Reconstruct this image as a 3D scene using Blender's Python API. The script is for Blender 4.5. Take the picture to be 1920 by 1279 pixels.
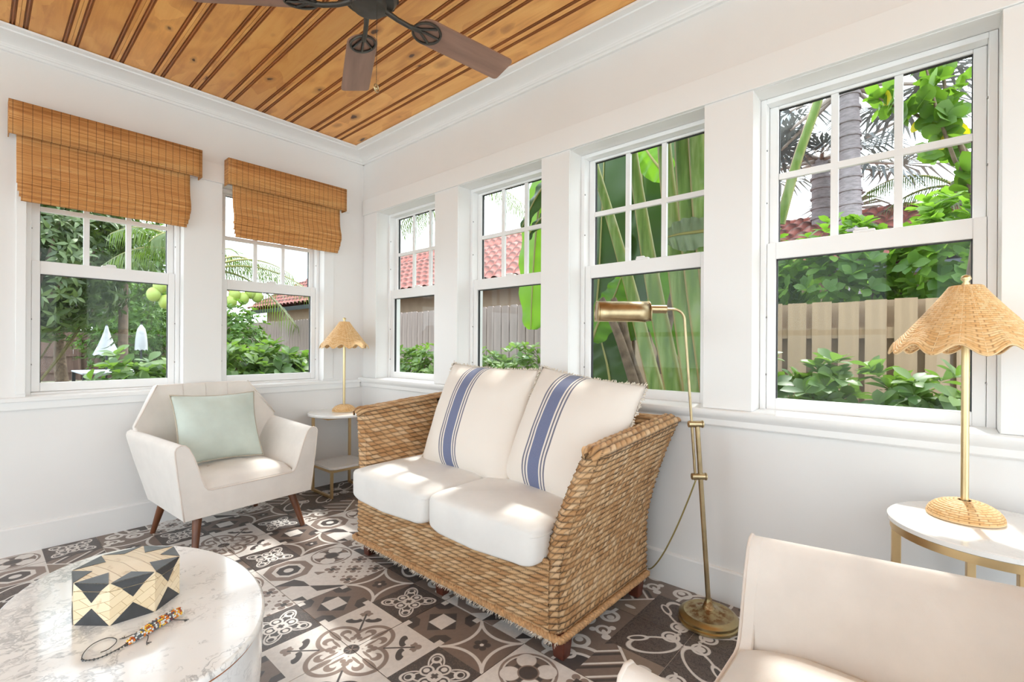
import bpy, bmesh, math, random
import numpy as np
from mathutils import Vector, Matrix

for _o in list(bpy.data.objects):
    bpy.data.objects.remove(_o, do_unlink=True)
SC = bpy.context.scene
COL = SC.collection
PI = math.pi
rnd = random.Random(7)
npr = np.random.RandomState(11)

# ------------------------------------------------------------------ camera
CAMX, CAMY, CAMZ = -2.1895, -3.6303, 1.12
F_PX, YAW, ROLL = 891.9, math.radians(41.482), math.radians(0.336)
cam = bpy.data.cameras.new('camera'); cam.sensor_fit = 'HORIZONTAL'; cam.sensor_width = 36.0
cam.lens = F_PX / 1920.0 * 36.0
cam.shift_y = (648.0 - 639.5) / 1920.0
cam.clip_start = 0.02; cam.clip_end = 200
camo = bpy.data.objects.new('camera', cam); COL.objects.link(camo)
_fw = Vector((math.cos(YAW), math.sin(YAW), 0)); _rt = Vector((math.sin(YAW), -math.cos(YAW), 0)); _up = Vector((0, 0, 1))
_r2 = _rt * math.cos(ROLL) + _up * math.sin(ROLL)
_u2 = _up * math.cos(ROLL) - _rt * math.sin(ROLL)
camo.matrix_world = Matrix(((_r2.x, _u2.x, -_fw.x, CAMX), (_r2.y, _u2.y, -_fw.y, CAMY), (_r2.z, _u2.z, -_fw.z, CAMZ), (0, 0, 0, 1)))
SC.camera = camo

# ------------------------------------------------------------------ world, sun, exposure
world = bpy.data.worlds.new('world'); SC.world = world; world.use_nodes = True
_bg = world.node_tree.nodes['Background']
_bg.inputs[0].default_value = (0.86, 0.935, 1.0, 1); _bg.inputs[1].default_value = 5.5
sun = bpy.data.lights.new('sun', 'SUN'); sun.energy = 5.0; sun.angle = math.radians(2.0); sun.color = (1.0, 0.96, 0.90)
suno = bpy.data.objects.new('sun', sun); COL.objects.link(suno)
SUN_DIR = Vector((0.60, 0.12, 0.80)).normalized()      # towards the sun
suno.rotation_euler = SUN_DIR.to_track_quat('Z', 'Y').to_euler()
suno.location = (8, 2, 12)
SC.view_settings.view_transform = 'Standard'
try: SC.view_settings.look = 'None'
except Exception: pass
SC.view_settings.gamma = 1.0
SC.view_settings.use_curve_mapping = False
SC.view_settings.exposure = -0.26
try:
    SC.cycles.max_bounces = 10; SC.cycles.diffuse_bounces = 6; SC.cycles.transparent_max_bounces = 16
    SC.cycles.sample_clamp_indirect = 8.0; SC.cycles.caustics_reflective = False; SC.cycles.caustics_refractive = False
except Exception: pass

# ------------------------------------------------------------------ mesh helpers
def V3(p): return np.array(p, float)

class MB:
    def __init__(s): s.v = []; s.f = []; s.m = []; s.cur = 0
    def add(s, vs, fs, m=None):
        n = len(s.v); s.v.extend([tuple(map(float, p)) for p in vs])
        k = s.cur if m is None else m
        for f in fs: s.f.append(tuple(i + n for i in f)); s.m.append(k)
        return s
    def box2(s, lo, hi, m=None):
        x0, y0, z0 = lo; x1, y1, z1 = hi
        return s.add([(x0,y0,z0),(x1,y0,z0),(x1,y1,z0),(x0,y1,z0),(x0,y0,z1),(x1,y0,z1),(x1,y1,z1),(x0,y1,z1)],
                     [(3,2,1,0),(4,5,6,7),(0,1,5,4),(1,2,6,5),(2,3,7,6),(3,0,4,7)], m)
    def box(s, c, d, R=None, m=None):
        n0 = len(s.v)
        s.box2([-q/2 for q in d], [q/2 for q in d], m)
        for i in range(n0, len(s.v)):
            p = Vector(s.v[i])
            if R is not None: p = R @ p
            s.v[i] = tuple(p + Vector(c))
        return s
    def prism(s, poly, a, b, axis='x', m=None):
        """poly: 2D outline, extruded from a to b along axis; (p,q) are the other two axes in xyz order"""
        def P(p, q, t):
            return (t, p, q) if axis == 'x' else ((p, t, q) if axis == 'y' else (p, q, t))
        n = len(poly)
        vs = [P(p, q, a) for p, q in poly] + [P(p, q, b) for p, q in poly]
        fs = [tuple(range(n))[::-1], tuple(range(n, 2*n))] + [(i, (i+1) % n, n+(i+1) % n, n+i) for i in range(n)]
        return s.add(vs, fs, m)
    def tube(s, pts, r, n=8, closed=False, m=None, cap=True, flat=None):
        pts = [V3(p) for p in pts]; k = len(pts)
        rs = r if hasattr(r, '__len__') else [r]*k
        T = []
        for i in range(k):
            a = pts[(i-1) % k] if (closed or i > 0) else pts[i]
            b = pts[(i+1) % k] if (closed or i < k-1) else pts[i]
            t = b-a; T.append(t/(np.linalg.norm(t)+1e-12))
        ref = V3((0,0,1)) if abs(T[0][2]) < .9 else V3((1,0,0))
        nrm = np.cross(T[0], ref); nrm /= np.linalg.norm(nrm)
        vs = []
        for i in range(k):
            nrm = nrm - T[i]*(nrm@T[i]); nrm /= (np.linalg.norm(nrm)+1e-12)
            bn = np.cross(T[i], nrm)
            for j in range(n):
                a = 2*PI*j/n
                vs.append(pts[i] + rs[i]*(math.cos(a)*nrm + math.sin(a)*bn*(flat or 1)))
        fs = []
        for i in range(k if closed else k-1):
            for j in range(n):
                a = i*n+j; b = i*n+(j+1) % n; c = ((i+1) % k)*n+(j+1) % n; d = ((i+1) % k)*n+j
                fs.append((a, b, c, d))
        if cap and not closed:
            fs.append(tuple(range(n))[::-1]); fs.append(tuple(range((k-1)*n, k*n)))
        return s.add(vs, fs, m)
    def lathe(s, prof, n=32, c=(0,0,0), m=None):
        vs = []; fs = []; k = len(prof)
        for r, z in prof:
            for j in range(n):
                a = 2*PI*j/n; vs.append((c[0]+r*math.cos(a), c[1]+r*math.sin(a), c[2]+z))
        for i in range(k-1):
            for j in range(n):
                fs.append((i*n+j, i*n+(j+1) % n, (i+1)*n+(j+1) % n, (i+1)*n+j))
        if prof[0][0] > 1e-6: fs.append(tuple(range(n))[::-1])
        if prof[-1][0] > 1e-6: fs.append(tuple(range((k-1)*n, k*n)))
        return s.add(vs, fs, m)
    def grid(s, P, m=None, wrap=False):
        nu, nv = P.shape[:2]
        fs = []
        for i in range(nu if wrap else nu-1):
            for j in range(nv-1):
                fs.append((i*nv+j, ((i+1) % nu)*nv+j, ((i+1) % nu)*nv+j+1, i*nv+j+1))
        return s.add(P.reshape(-1, 3), fs, m)
    def sphere(s, c, r, nu=8, nv=5, m=None):
        rr = r if hasattr(r, '__len__') else (r, r, r)
        vs = [(c[0], c[1], c[2]-rr[2])]
        for i in range(1, nv):
            ph = PI*i/nv - PI/2
            for j in range(nu):
                a = 2*PI*j/nu
                vs.append((c[0]+rr[0]*math.cos(ph)*math.cos(a), c[1]+rr[1]*math.cos(ph)*math.sin(a), c[2]+rr[2]*math.sin(ph)))
        vs.append((c[0], c[1], c[2]+rr[2])); L = len(vs)-1
        fs = [(0, 1+(j+1) % nu, 1+j) for j in range(nu)]
        for i in range(nv-2):
            for j in range(nu):
                a = 1+i*nu
                fs.append((a+j, a+(j+1) % nu, a+nu+(j+1) % nu, a+nu+j))
        a = 1+(nv-2)*nu
        fs += [(a+j, a+(j+1) % nu, L) for j in range(nu)]
        return s.add(vs, fs, m)
    def build(s, name, mats, parent=None, loc=(0,0,0), rot=(0,0,0), smooth=None, bevel=0, seg=2, fix=True, sub=0):
        me = bpy.data.meshes.new(name)
        me.from_pydata(s.v, [], s.f)
        if not isinstance(mats, (list, tuple)): mats = [mats]
        for mm in mats: me.materials.append(mm)
        if len(mats) > 1: me.polygons.foreach_set('material_index', s.m)
        if fix and len(s.f) < 60000:
            bm = bmesh.new(); bm.from_mesh(me)
            bmesh.ops.recalc_face_normals(bm, faces=bm.faces); bm.to_mesh(me); bm.free()
        finish(me, smooth)
        o = bpy.data.objects.new(name, me); COL.objects.link(o)
        o.location = loc; o.rotation_euler = rot
        if parent is not None: o.parent = parent
        if bevel:
            b = o.modifiers.new('bevel', 'BEVEL'); b.width = bevel; b.segments = seg; b.limit_method = 'ANGLE'; b.angle_limit = math.radians(35)
            b.harden_normals = False
        if sub:
            sm = o.modifiers.new('sub', 'SUBSURF'); sm.levels = sub; sm.render_levels = sub
        return o

def finish(me, smooth):
    if smooth is not None:
        me.polygons.foreach_set('use_smooth', [True]*len(me.polygons))
        if smooth < 180:
            try: me.set_sharp_from_angle(angle=math.radians(smooth))
            except Exception: pass
    me.update()

def empty(name, loc=(0,0,0), rz=0, label=None, cat=None, group=None, kind=None, parent=None):
    o = bpy.data.objects.new(name, None); COL.objects.link(o)
    o.empty_display_size = 0.05
    o.location = loc; o.rotation_euler = (0, 0, rz)
    if parent is not None: o.parent = parent
    return tag(o, label, cat, group, kind)

def tag(o, label=None, cat=None, group=None, kind=None):
    if label: o['label'] = label
    if cat: o['category'] = cat
    if group: o['group'] = group
    if kind: o['kind'] = kind
    return o

def inst(name, me, parent=None, loc=(0,0,0), rot=(0,0,0), scale=(1,1,1)):
    o = bpy.data.objects.new(name, me); COL.objects.link(o)
    o.location = loc; o.rotation_euler = rot; o.scale = scale
    if parent is not None: o.parent = parent
    return o

def copy_tree(o, parent=None):
    c = o.copy(); COL.objects.link(c); c.parent = parent
    for ch in list(o.children): copy_tree(ch, c)
    return c

def arr_mesh(name, verts, faces, mats, smooth=180, attrs=None):
    """numpy verts (n,3), quads/tris (m,k)"""
    me = bpy.data.meshes.new(name)
    nv, nf, k = len(verts), len(faces), faces.shape[1]
    me.vertices.add(nv); me.vertices.foreach_set('co', np.asarray(verts, np.float32).ravel())
    me.loops.add(nf*k); me.loops.foreach_set('vertex_index', np.asarray(faces, np.int32).ravel())
    me.polygons.add(nf); me.polygons.foreach_set('loop_start', np.arange(0, nf*k, k, dtype=np.int32))
    try: me.polygons.foreach_set('loop_total', np.full(nf, k, np.int32))
    except Exception: pass
    me.update(calc_edges=True)
    for mm in (mats if isinstance(mats, (list, tuple)) else [mats]): me.materials.append(mm)
    for nm, dat in (attrs or {}).items():
        a = me.attributes.new(nm, 'FLOAT', 'POINT'); a.data.foreach_set('value', np.asarray(dat, np.float32).ravel())
    finish(me, smooth)
    return me

# ------------------------------------------------------------------ material helpers
def s2l(c):
    return tuple((x/12.92 if x <= 0.04045 else ((x+0.055)/1.055)**2.4) for x in [q/255.0 for q in c])

class X:
    """tiny expression -> math node compiler"""
    def __init__(s, t, k): s.t = t; s.k = k
    def _op(s, op, *a):
        n = s.t.nodes.new('ShaderNodeMath'); n.operation = op
        for i, q in enumerate((s,)+a):
            if isinstance(q, X):
                if isinstance(q.k, (int, float)): n.inputs[i].default_value = q.k
                else: s.t.links.new(q.k, n.inputs[i])
            else: n.inputs[i].default_value = q
        return X(s.t, n.outputs[0])
    def __add__(s, o): return s._op('ADD', o)
    __radd__ = __add__
    def __sub__(s, o): return s._op('SUBTRACT', o)
    def __rsub__(s, o): return X(s.t, float(o))._op('SUBTRACT', s)
    def __mul__(s, o): return s._op('MULTIPLY', o)
    __rmul__ = __mul__
    def __truediv__(s, o): return s._op('DIVIDE', o)
    def __neg__(s): return s._op('MULTIPLY', -1.0)
    def abs(s): return s._op('ABSOLUTE')
    def min(s, o): return s._op('MINIMUM', o)
    def max(s, o): return s._op('MAXIMUM', o)
    def sqrt(s): return s._op('SQRT')
    def sin(s): return s._op('SINE')
    def frac(s): return s._op('FRACT')
    def atan2(s, o): return s._op('ARCTAN2', o)
    def lt(s, v, w=0.012):        # 1 where s < v, soft edge
        n = s.t.nodes.new('ShaderNodeMapRange'); n.clamp = True
        for i, q in ((0, s), ):
            s.t.links.new(q.k, n.inputs[0])
        n.inputs[1].default_value = v-w; n.inputs[2].default_value = v+w; n.inputs[3].default_value = 1; n.inputs[4].default_value = 0
        return X(s.t, n.outputs[0])
    def gt(s, v, w=0.012): return 1.0 - s.lt(v, w)

def hyp(a, b): return (a*a + b*b).sqrt()

def mixc(t, f, a, b):
    n = t.nodes.new('ShaderNodeMix'); n.data_type = 'RGBA'
    for i, q in ((0, f), (6, a), (7, b)):
        if isinstance(q, X): q = q.k
        if isinstance(q, (int, float)): n.inputs[i].default_value = q
        elif isinstance(q, tuple): n.inputs[i].default_value = (q[0], q[1], q[2], 1)
        else: t.links.new(q, n.inputs[i])
    return n.outputs[2]

def new_mat(name):
    m = bpy.data.materials.new(name); m.use_nodes = True
    t = m.node_tree; b = t.nodes['Principled BSDF']
    return m, t, b

def objco(t, out='Object', scale=None, rot=None):
    tc = t.nodes.new('ShaderNodeTexCoord')
    if scale is None and rot is None: return tc.outputs[out]
    mp = t.nodes.new('ShaderNodeMapping'); t.links.new(tc.outputs[out], mp.inputs[0])
    if scale is not None: mp.inputs['Scale'].default_value = scale
    if rot is not None: mp.inputs['Rotation'].default_value = rot
    return mp.outputs[0]

def noise(t, vec, scale=5, detail=3, rough=.55, out='Fac', dist=0):
    n = t.nodes.new('ShaderNodeTexNoise'); t.links.new(vec, n.inputs['Vector'])
    n.inputs['Scale'].default_value = scale; n.inputs['Detail'].default_value = detail; n.inputs['Roughness'].default_value = rough
    n.inputs['Distortion'].default_value = dist
    return n.outputs[out]

def ramp(t, fac, stops):
    n = t.nodes.new('ShaderNodeValToRGB'); t.links.new(fac.k if isinstance(fac, X) else fac, n.inputs[0])
    e = n.color_ramp.elements
    while len(e) < len(stops): e.new(0.5)
    for q, (p, c) in zip(e, stops):
        q.position = p; q.color = (c[0], c[1], c[2], 1) if hasattr(c, '__len__') else (c, c, c, 1)
    return n.outputs[0]

def bump(t, b, h, strength=.3, dist=.002):
    n = t.nodes.new('ShaderNodeBump'); n.inputs['Strength'].default_value = strength; n.inputs['Distance'].default_value = dist
    t.links.new(h.k if isinstance(h, X) else h, n.inputs['Height']); t.links.new(n.outputs[0], b.inputs['Normal'])

def pbr(name, col, rough=.5, metal=0.0, var=0.0, vscale=6, bmp=0.0, bscale=200, spec=.5, sheen=0, dist=.0015, stretch=None):
    m, t, b = new_mat(name)
    b.inputs['Base Color'].default_value = (*col, 1); b.inputs['Roughness'].default_value = rough; b.inputs['Metallic'].default_value = metal
    b.inputs['Specular IOR Level'].default_value = spec
    if sheen: b.inputs['Sheen Weight'].default_value = sheen
    if var:
        f = noise(t, objco(t, scale=stretch), vscale, 4)
        c = ramp(t, f, [(.3, tuple(q*(1-var) for q in col)), (.7, tuple(min(1, q*(1+var)) for q in col))])
        t.links.new(c, b.inputs['Base Color'])
    if bmp: bump(t, b, noise(t, objco(t, scale=stretch), bscale, 3), bmp, dist)
    return m

# ================================================================== MATERIALS
M = {}
M['wall'] = pbr('wall_paint', (.83, .82, .81), .55, var=.012, vscale=3, bmp=.05, bscale=60)
M['trim'] = pbr('trim_paint', (.86, .86, .855), .35, bmp=.03, bscale=40)
M['vinyl'] = pbr('window_vinyl', (.88, .88, .88), .3)
M['screw'] = pbr('screw_metal', (.35, .35, .35), .4, .8)
M['gasket'] = pbr('gasket_rubber', (.04, .04, .045), .6)
M['grout'] = pbr('grout', (.55, .51, .46), .9, var=.1, vscale=30)
M['plaster'] = pbr('ceiling_backing', (.25, .12, .05), .9)
M['exterior'] = pbr('exterior_stucco', (.75, .74, .70), .9, bmp=.3, bscale=80)

def glass_mat():
    m, t, b = new_mat('window_glass')
    t.nodes.remove(b)
    out = t.nodes['Material Output']
    tr = t.nodes.new('ShaderNodeBsdfTransparent'); tr.inputs[0].default_value = (.97, .985, .98, 1)
    gl = t.nodes.new('ShaderNodeBsdfGlossy'); gl.inputs['Roughness'].default_value = .02
    lw = t.nodes.new('ShaderNodeLayerWeight'); lw.inputs[0].default_value = .5
    fr = (X(t, lw.outputs['Facing'])._op('POWER', 5.0)*.35 + .008)
    mx = t.nodes.new('ShaderNodeMixShader')
    t.links.new(fr.k, mx.inputs[0]); t.links.new(tr.outputs[0], mx.inputs[1]); t.links.new(gl.outputs[0], mx.inputs[2])
    t.links.new(mx.outputs[0], out.inputs[0])
    return m
M['glass'] = glass_mat()

def pine_mat():
    m, t, b = new_mat('knotty_pine')
    oi = t.nodes.new('ShaderNodeObjectInfo')
    tc = t.nodes.new('ShaderNodeTexCoord')
    ad = t.nodes.new('ShaderNodeVectorMath'); ad.operation = 'ADD'
    cm = t.nodes.new('ShaderNodeCombineXYZ')
    r = X(t, oi.outputs['Random'])
    t.links.new((r*37.0).k, cm.inputs[0]); t.links.new((r*91.0).k, cm.inputs[1])
    t.links.new(tc.outputs['Object'], ad.inputs[0]); t.links.new(cm.outputs[0], ad.inputs[1])
    mp = t.nodes.new('ShaderNodeMapping'); mp.inputs['Scale'].default_value = (1, .09, 1); t.links.new(ad.outputs[0], mp.inputs[0])
    # knots: stretched voronoi cells
    mk = t.nodes.new('ShaderNodeMapping'); mk.inputs['Scale'].default_value = (8.5, 4.2, 0.0); t.links.new(ad.outputs[0], mk.inputs[0])
    wob = noise(t, ad.outputs[0], 9, 3, out='Color')
    mw = t.nodes.new('ShaderNodeVectorMath'); mw.operation = 'MULTIPLY_ADD'; mw.inputs[1].default_value = (.35, .35, 0)
    t.links.new(wob, mw.inputs[0]); t.links.new(mk.outputs[0], mw.inputs[2])
    vo = t.nodes.new('ShaderNodeTexVoronoi'); vo.inputs['Scale'].default_value = 1.0; t.links.new(mw.outputs[0], vo.inputs['Vector'])
    vc = t.nodes.new('ShaderNodeSeparateColor'); t.links.new(vo.outputs['Color'], vc.inputs[0])
    kd = X(t, vo.outputs['Distance']); pick = X(t, vc.outputs[0]).gt(.36, .02)
    size = X(t, vc.outputs[1])*.11 + .065
    core = (kd/size).lt(.85, .16)*pick
    halo = (kd/size).lt(1.7, .75)*pick
    # grain
    g1 = X(t, noise(t, mp.outputs[0], 30, 5, .65, dist=.8))
    ringv = ((X(t, noise(t, mp.outputs[0], 2.6, 2, .45)) + kd*pick*.22)*30.0).sin()*.5 + .5
    base = ramp(t, g1*.72 + ringv*.28, [(.15, (.62, .265, .066)), (.5, (.82, .405, .112)), (.85, (.92, .53, .170))])
    tone = ramp(t, r, [(0, (.80, .74, .66)), (1, (1.04, 1.04, 1.04))])
    mu = t.nodes.new('ShaderNodeMix'); mu.data_type = 'RGBA'; mu.blend_type = 'MULTIPLY'; mu.inputs[0].default_value = 1
    t.links.new(base, mu.inputs[6]); t.links.new(tone, mu.inputs[7])
    c = mixc(t, halo*.55, mu.outputs[2], (.26, .085, .020))
    c = mixc(t, core*.92, c, (.060, .022, .010))
    t.links.new(c, b.inputs['Base Color'])
    b.inputs['Roughness'].default_value = .42
    bump(t, b, g1, .12, .001)
    return m
M['pine'] = pine_mat()
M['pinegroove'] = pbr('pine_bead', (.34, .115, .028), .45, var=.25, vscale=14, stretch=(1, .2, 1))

# ---------------------------------------------------------------- cement-look tile patterns (flat print)
TL, TBR, TD = s2l((230, 225, 221)), s2l((150, 134, 126)), s2l((86, 80, 79))
TB2 = s2l((132, 117, 109))
def tile_mat(kind):
    m, t, b = new_mat('tile_'+kind)
    uv = t.nodes.new('ShaderNodeUVMap'); uv.uv_map = 'cell'
    sp = t.nodes.new('ShaderNodeSeparateXYZ'); t.links.new(uv.outputs[0], sp.inputs[0])
    x, y = X(t, sp.outputs[0]), X(t, sp.outputs[1])
    ax, ay = x.abs(), y.abs()
    big, sml = ax.max(ay), ax.min(ay)
    r = hyp(x, y)
    obj = objco(t)
    def put(c, mask, col): return mixc(t, mask, c, col)
    s45, t45 = (ax+ay)*.7071, (ax-ay).abs()*.7071
    c = None
    if kind == 'star':
        c = mixc(t, 0.0, TB2, TB2)
        d = (hyp(big-1.9, sml) - 1.345).abs()
        for k in range(5):
            a = 2*PI*k/5+.3
            c = put(c, hyp(x-.19*math.cos(a), y-.19*math.sin(a)).lt(.115), TD)
        c = put(c, r.lt(.065), TL)
        c = put(c, d.lt(.058), TL)
    elif kind == 'square':
        c = mixc(t, 0.0, TB2, TB2)
        q, p = 1.0-ax, 1.0-ay
        c = put(c, (q+p).lt(.86)*q.max(p).lt(.56), TD)
        c = put(c, q.max(p).lt(.25), TL)
        c = put(c, (ax+ay).lt(.70), TD)
        c = put(c, big.lt(.35), TL)
    elif kind == 'octagon':
        c = mixc(t, 0.0, TL, TL)
        o = big.max((ax+ay)*.7071*1.0)
        c = put(c, o.lt(.93), TBR); c = put(c, o.lt(.62), TL); c = put(c, o.lt(.46), TD); c = put(c, r.lt(.2), TL)
    elif kind == 'arrow':
        c = mixc(t, 0.0, TL, TL)
        u, v = (x+y)*.7071, (x-y)*.7071
        q2 = x.lt(0.0)*y.gt(0.0)
        q4 = x.gt(0.0)*y.lt(0.0)
        c = put(c, q2*(y+x).gt(-.02)*(y+x*2.2).lt(.55), TD)
        c = put(c, q4*(y+x).lt(.02)*(y*2.2+x).gt(-1.35), TD)
        c = put(c, x.gt(.0)*y.gt(.0)*(1.0-x).max(1.0-y).lt(.34)*(x+y).lt(1.72), TBR)
        c = put(c, x.lt(.0)*y.lt(.0)*(x+1.0).max(y+1.0).lt(.42)*(x+y).gt(-1.62), TD)
        c = put(c, q2*(y-1.0).abs().max((x+1.0).abs()).lt(.5)*(x+y).lt(.0), TBR)
    elif kind == 'lattice':
        c = mixc(t, 0.0, TL, TL)
        gx, gy = (x*1.5+.5).frac()-.5, (y*1.5+.5).frac()-.5
        agx, agy = gx.abs(), gy.abs()
        hx, hy = ((x*.75+.25).frac()-.5), ((y*.75+.25).frac()-.5)
        alt = (hx*hy).gt(0.0, .003)
        ring = hyp(agx-.22, agy-.22)
        c = put(c, alt*ring.lt(.20), TBR)
        c = put(c, alt*agx.max(agy).lt(.16), TD)
        lens = hyp(agx-.5, agy).max(hyp(agx, agy-.5))
        c = put(c, (1.0-alt)*((agx-.5).abs()*.6).max(agy).lt(.10), TBR)
        c = put(c, (1.0-alt)*agx.max((agy-.5).abs()*.6).lt(.10), TBR)
        c = put(c, lens.lt(.36), TB2)
    elif kind == 'rosette':
        c = mixc(t, 0.0, TL, TL)
        c = put(c, (r-.86).abs().lt(.05), TBR)
        c = put(c, r.lt(.80), TD)
        d = hyp(ax-.40, ay-.40)
        c = put(c, hyp(big-.68, sml).lt(.17), TB2)
        c = put(c, d.lt(.345), TB2); c = put(c, d.lt(.315), TL)
        c = put(c, (r-.79).abs().lt(.03), TL)
        c = put(c, r.lt(.34), TBR); c = put(c, r.lt(.29), TD)
    elif kind == 'butterfly':
        n = X(t, noise(t, uv.outputs[0], 7, 3, .6, dist=2.5))
        c = mixc(t, n.gt(.56, .03), TD, s2l((112, 100, 94)))
        e = hyp((s45-.62)/.44, t45/.27)
        c = put(c, e.lt(1.0, .03), TL)
        c = put(c, e.lt(.80, .03), TD)
        c = put(c, hyp(s45-.74, t45).lt(.17), TL); c = put(c, hyp(s45-.78, t45).lt(.10), TD)
        e2 = hyp((s45-.42)/.22, (t45-.05)/.12); c = put(c, (e2-1.0).abs().lt(.18, .05), TL)
        c = put(c, hyp(big-.36, sml).lt(.24), TD)
        c = put(c, (hyp(big-.36, sml)-.20).abs().lt(.035), TL)
        c = put(c, hyp(big-.38, sml).lt(.10), TL)
        c = put(c, (r-.20).abs().lt(.04), TL); c = put(c, hyp(ax-.1, ay-.1).lt(.055), TL)
    elif kind == 'flower':
        # cell is one quarter of a large flower whose centre is the (-1,-1) corner
        a, bb = x+1.0, y+1.0
        hi, lo = a.max(bb), a.min(bb)
        rr = hyp(a, bb)
        c = mixc(t, 0.0, TL, TL)
        d = hyp(hi-.80, lo) - .66
        c = put(c, d.abs().lt(.075), TBR)
        s, w = (a+bb)*.7071, (a-bb).abs()*.7071
        for sc_, wc, rad in ((1.02+1.12, 0, .13), (1.02+.98, .13, .12)):
            c = put(c, hyp(s-sc_, w-wc).lt(rad), TBR)
        c = put(c, w.lt(.035)*s.gt(1.02)*s.lt(2.05), TD)
        lf = hyp((s*.78-w*.62-.62)/.32, (s*.62+w*.78-1.36)/.13)
        lf2 = hyp((s-1.62)/.14, (w-.34)/.30)
        c = put(c, lf2.lt(1.0, .05), TD)
        c = put(c, hyp(s-1.84, w-.30).lt(.17), TL)
        # petals inside each lobe
        c = put(c, hyp((hi-1.05)/.36, lo/.11).lt(1.0, .05), TBR)
        c = put(c, hyp(hi-.92, lo-.32).lt(.19), TBR); c = put(c, hyp(hi-.80, lo-.30).lt(.11), TL)
        c = put(c, hyp((hi-.62)/.26, (lo-.19)/.05).lt(1.0, .08), TBR)
        for sc_, wc, rad in ((.72, 0, .12), (.58, .11, .095)):
            c = put(c, hyp(s-sc_, w-wc).lt(rad), TBR)
        c = put(c, w.lt(.05)*s.gt(.7)*s.lt(1.0), TBR)
        c = put(c, rr.lt(.33), TL); c = put(c, rr.lt(.25), TD); c = put(c, (rr.lt(.2))*(a-bb).abs().lt(.02), TBR)
    elif kind == 'scroll':
        c = mixc(t, 0.0, TB2, TB2)
        c = put(c, hyp(x+1.0, y+1.0).lt(.92), TD)
        for cx, cy, rad, w in ((-.35, .30, .30, .075), (.38, -.28, .30, .075), (-1, -1, 1.25, .07), (-1, -1, .86, .06), (.55, .55, .22, .06), (-.42, -.38, .2, .06)):
            c = put(c, (hyp(x-cx, y-cy)-rad).abs().lt(w), TL)
        for cx, cy, rad in ((-.30, .36, .14), (.44, -.22, .14), (.85, .85, .16), (.75, .25, .12), (.25, .75, .12)):
            c = put(c, hyp(x-cx, y-cy).lt(rad), TL)
        e = hyp((s45-1.05)/.28, t45/.10); c = put(c, e.lt(1.0, .05)*x.gt(0)*y.gt(0), TL)
    elif kind == 'stripe':
        u = (x+y)*.7071
        k = (u*1.7+.1).frac()
        c = mixc(t, 0.0, TB2, TB2)
        c = put(c, (k-.35).abs().lt(.10), TD); c = put(c, (k-.62).abs().lt(.075), TL)
        tri = (x-y).gt(.35)
        c = put(c, tri, s2l((146, 130, 118)))
        c = put(c, tri*((x-y)-.42).abs().lt(.07), TL)
        c = put(c, hyp((x-.55)/.1, (y+.55)/.22).lt(1, .06), TL)
    else:   # vine
        n = X(t, noise(t, uv.outputs[0], 3.0, 2, .5, dist=3.5))
        c = mixc(t, (n-.5).abs().lt(.035, .012), s2l((104, 93, 88)), s2l((70, 64, 63)))
        a, bb = x+1.0, y+1.0
        s, w = (a+bb)*.7071, (a-bb)*.7071
        e = hyp((s-1.35)/.85, (w-.28)/.42)
        c = put(c, (e-1.0).abs().lt(.10, .03), TL)
        c = put(c, hyp((s-1.75)/.38, (w+.12)/.16).lt(1.0, .05), TL); c = put(c, hyp((s-1.78)/.26, (w+.12)/.09).lt(1.0, .05), TD)
        c = put(c, (hyp(s-.62, w+.1)-.26).abs().lt(.05), TL); c = put(c, hyp(s-.62, w+.1).lt(.15), TL)
        c = put(c, (hyp(s-.2, w-.1)-.34).abs().lt(.05), TL)
    wear = noise(t, obj, 45, 5, .7)
    wm = t.nodes.new('ShaderNodeMix'); wm.data_type = 'RGBA'; wm.blend_type = 'MULTIPLY'; wm.inputs[0].default_value = .55
    t.links.new(c, wm.inputs[6]); t.links.new(ramp(t, wear, [(.3, .78), (.7, 1.06)]), wm.inputs[7])
    t.links.new(wm.outputs[2], b.inputs['Base Color'])
    b.inputs['Roughness'].default_value = .42; b.inputs['Specular IOR Level'].default_value = .4
    return m
TK = ['star', 'square', 'octagon', 'arrow', 'lattice', 'rosette', 'butterfly', 'flower', 'scroll', 'stripe', 'vine']
TM = {k: tile_mat(k) for k in TK}

# ================================================================== ROOM SHELL
RX0, RY0, ZC = -4.2, -5.4, 2.711          # room from RX0..0 and RY0..0
WT = .22
def structure(o): o['kind'] = 'structure'; return o

# ---- floor with 45 cm tiles, each printed with four cells
fb = MB(); fb.box2((RX0, RY0, -.06), (0, 0, -.002)); floor = structure(fb.build('floor', M['grout']))
T = .2253
TX, TY = -1.266, -2.035
LAY = {0: ['flower','square','arrow','octagon','butterfly','flower'], 1: ['butterfly','star','lattice','rosette','star','square'],
       -1: ['flower','butterfly','lattice','rosette','square','flower'], 2: ['scroll','vine','stripe','scroll','arrow','octagon'],
       3: ['stripe','vine','vine','scroll','lattice','rosette'], 4: ['scroll','vine','vine','stripe','square','butterfly'],
       5: ['octagon','star','scroll','scroll','arrow','stripe'], -2: ['square','star','scroll','octagon','butterfly','star'],
       -3: ['star','stripe','butterfly','star','stripe','scroll'], -4: ['vine','octagon','rosette','scroll','vine','arrow']}
def cell_kind(i, j):
    k = i if i in LAY else ((i+4) % 10)-4
    return LAY[k][j % 6]
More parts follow.
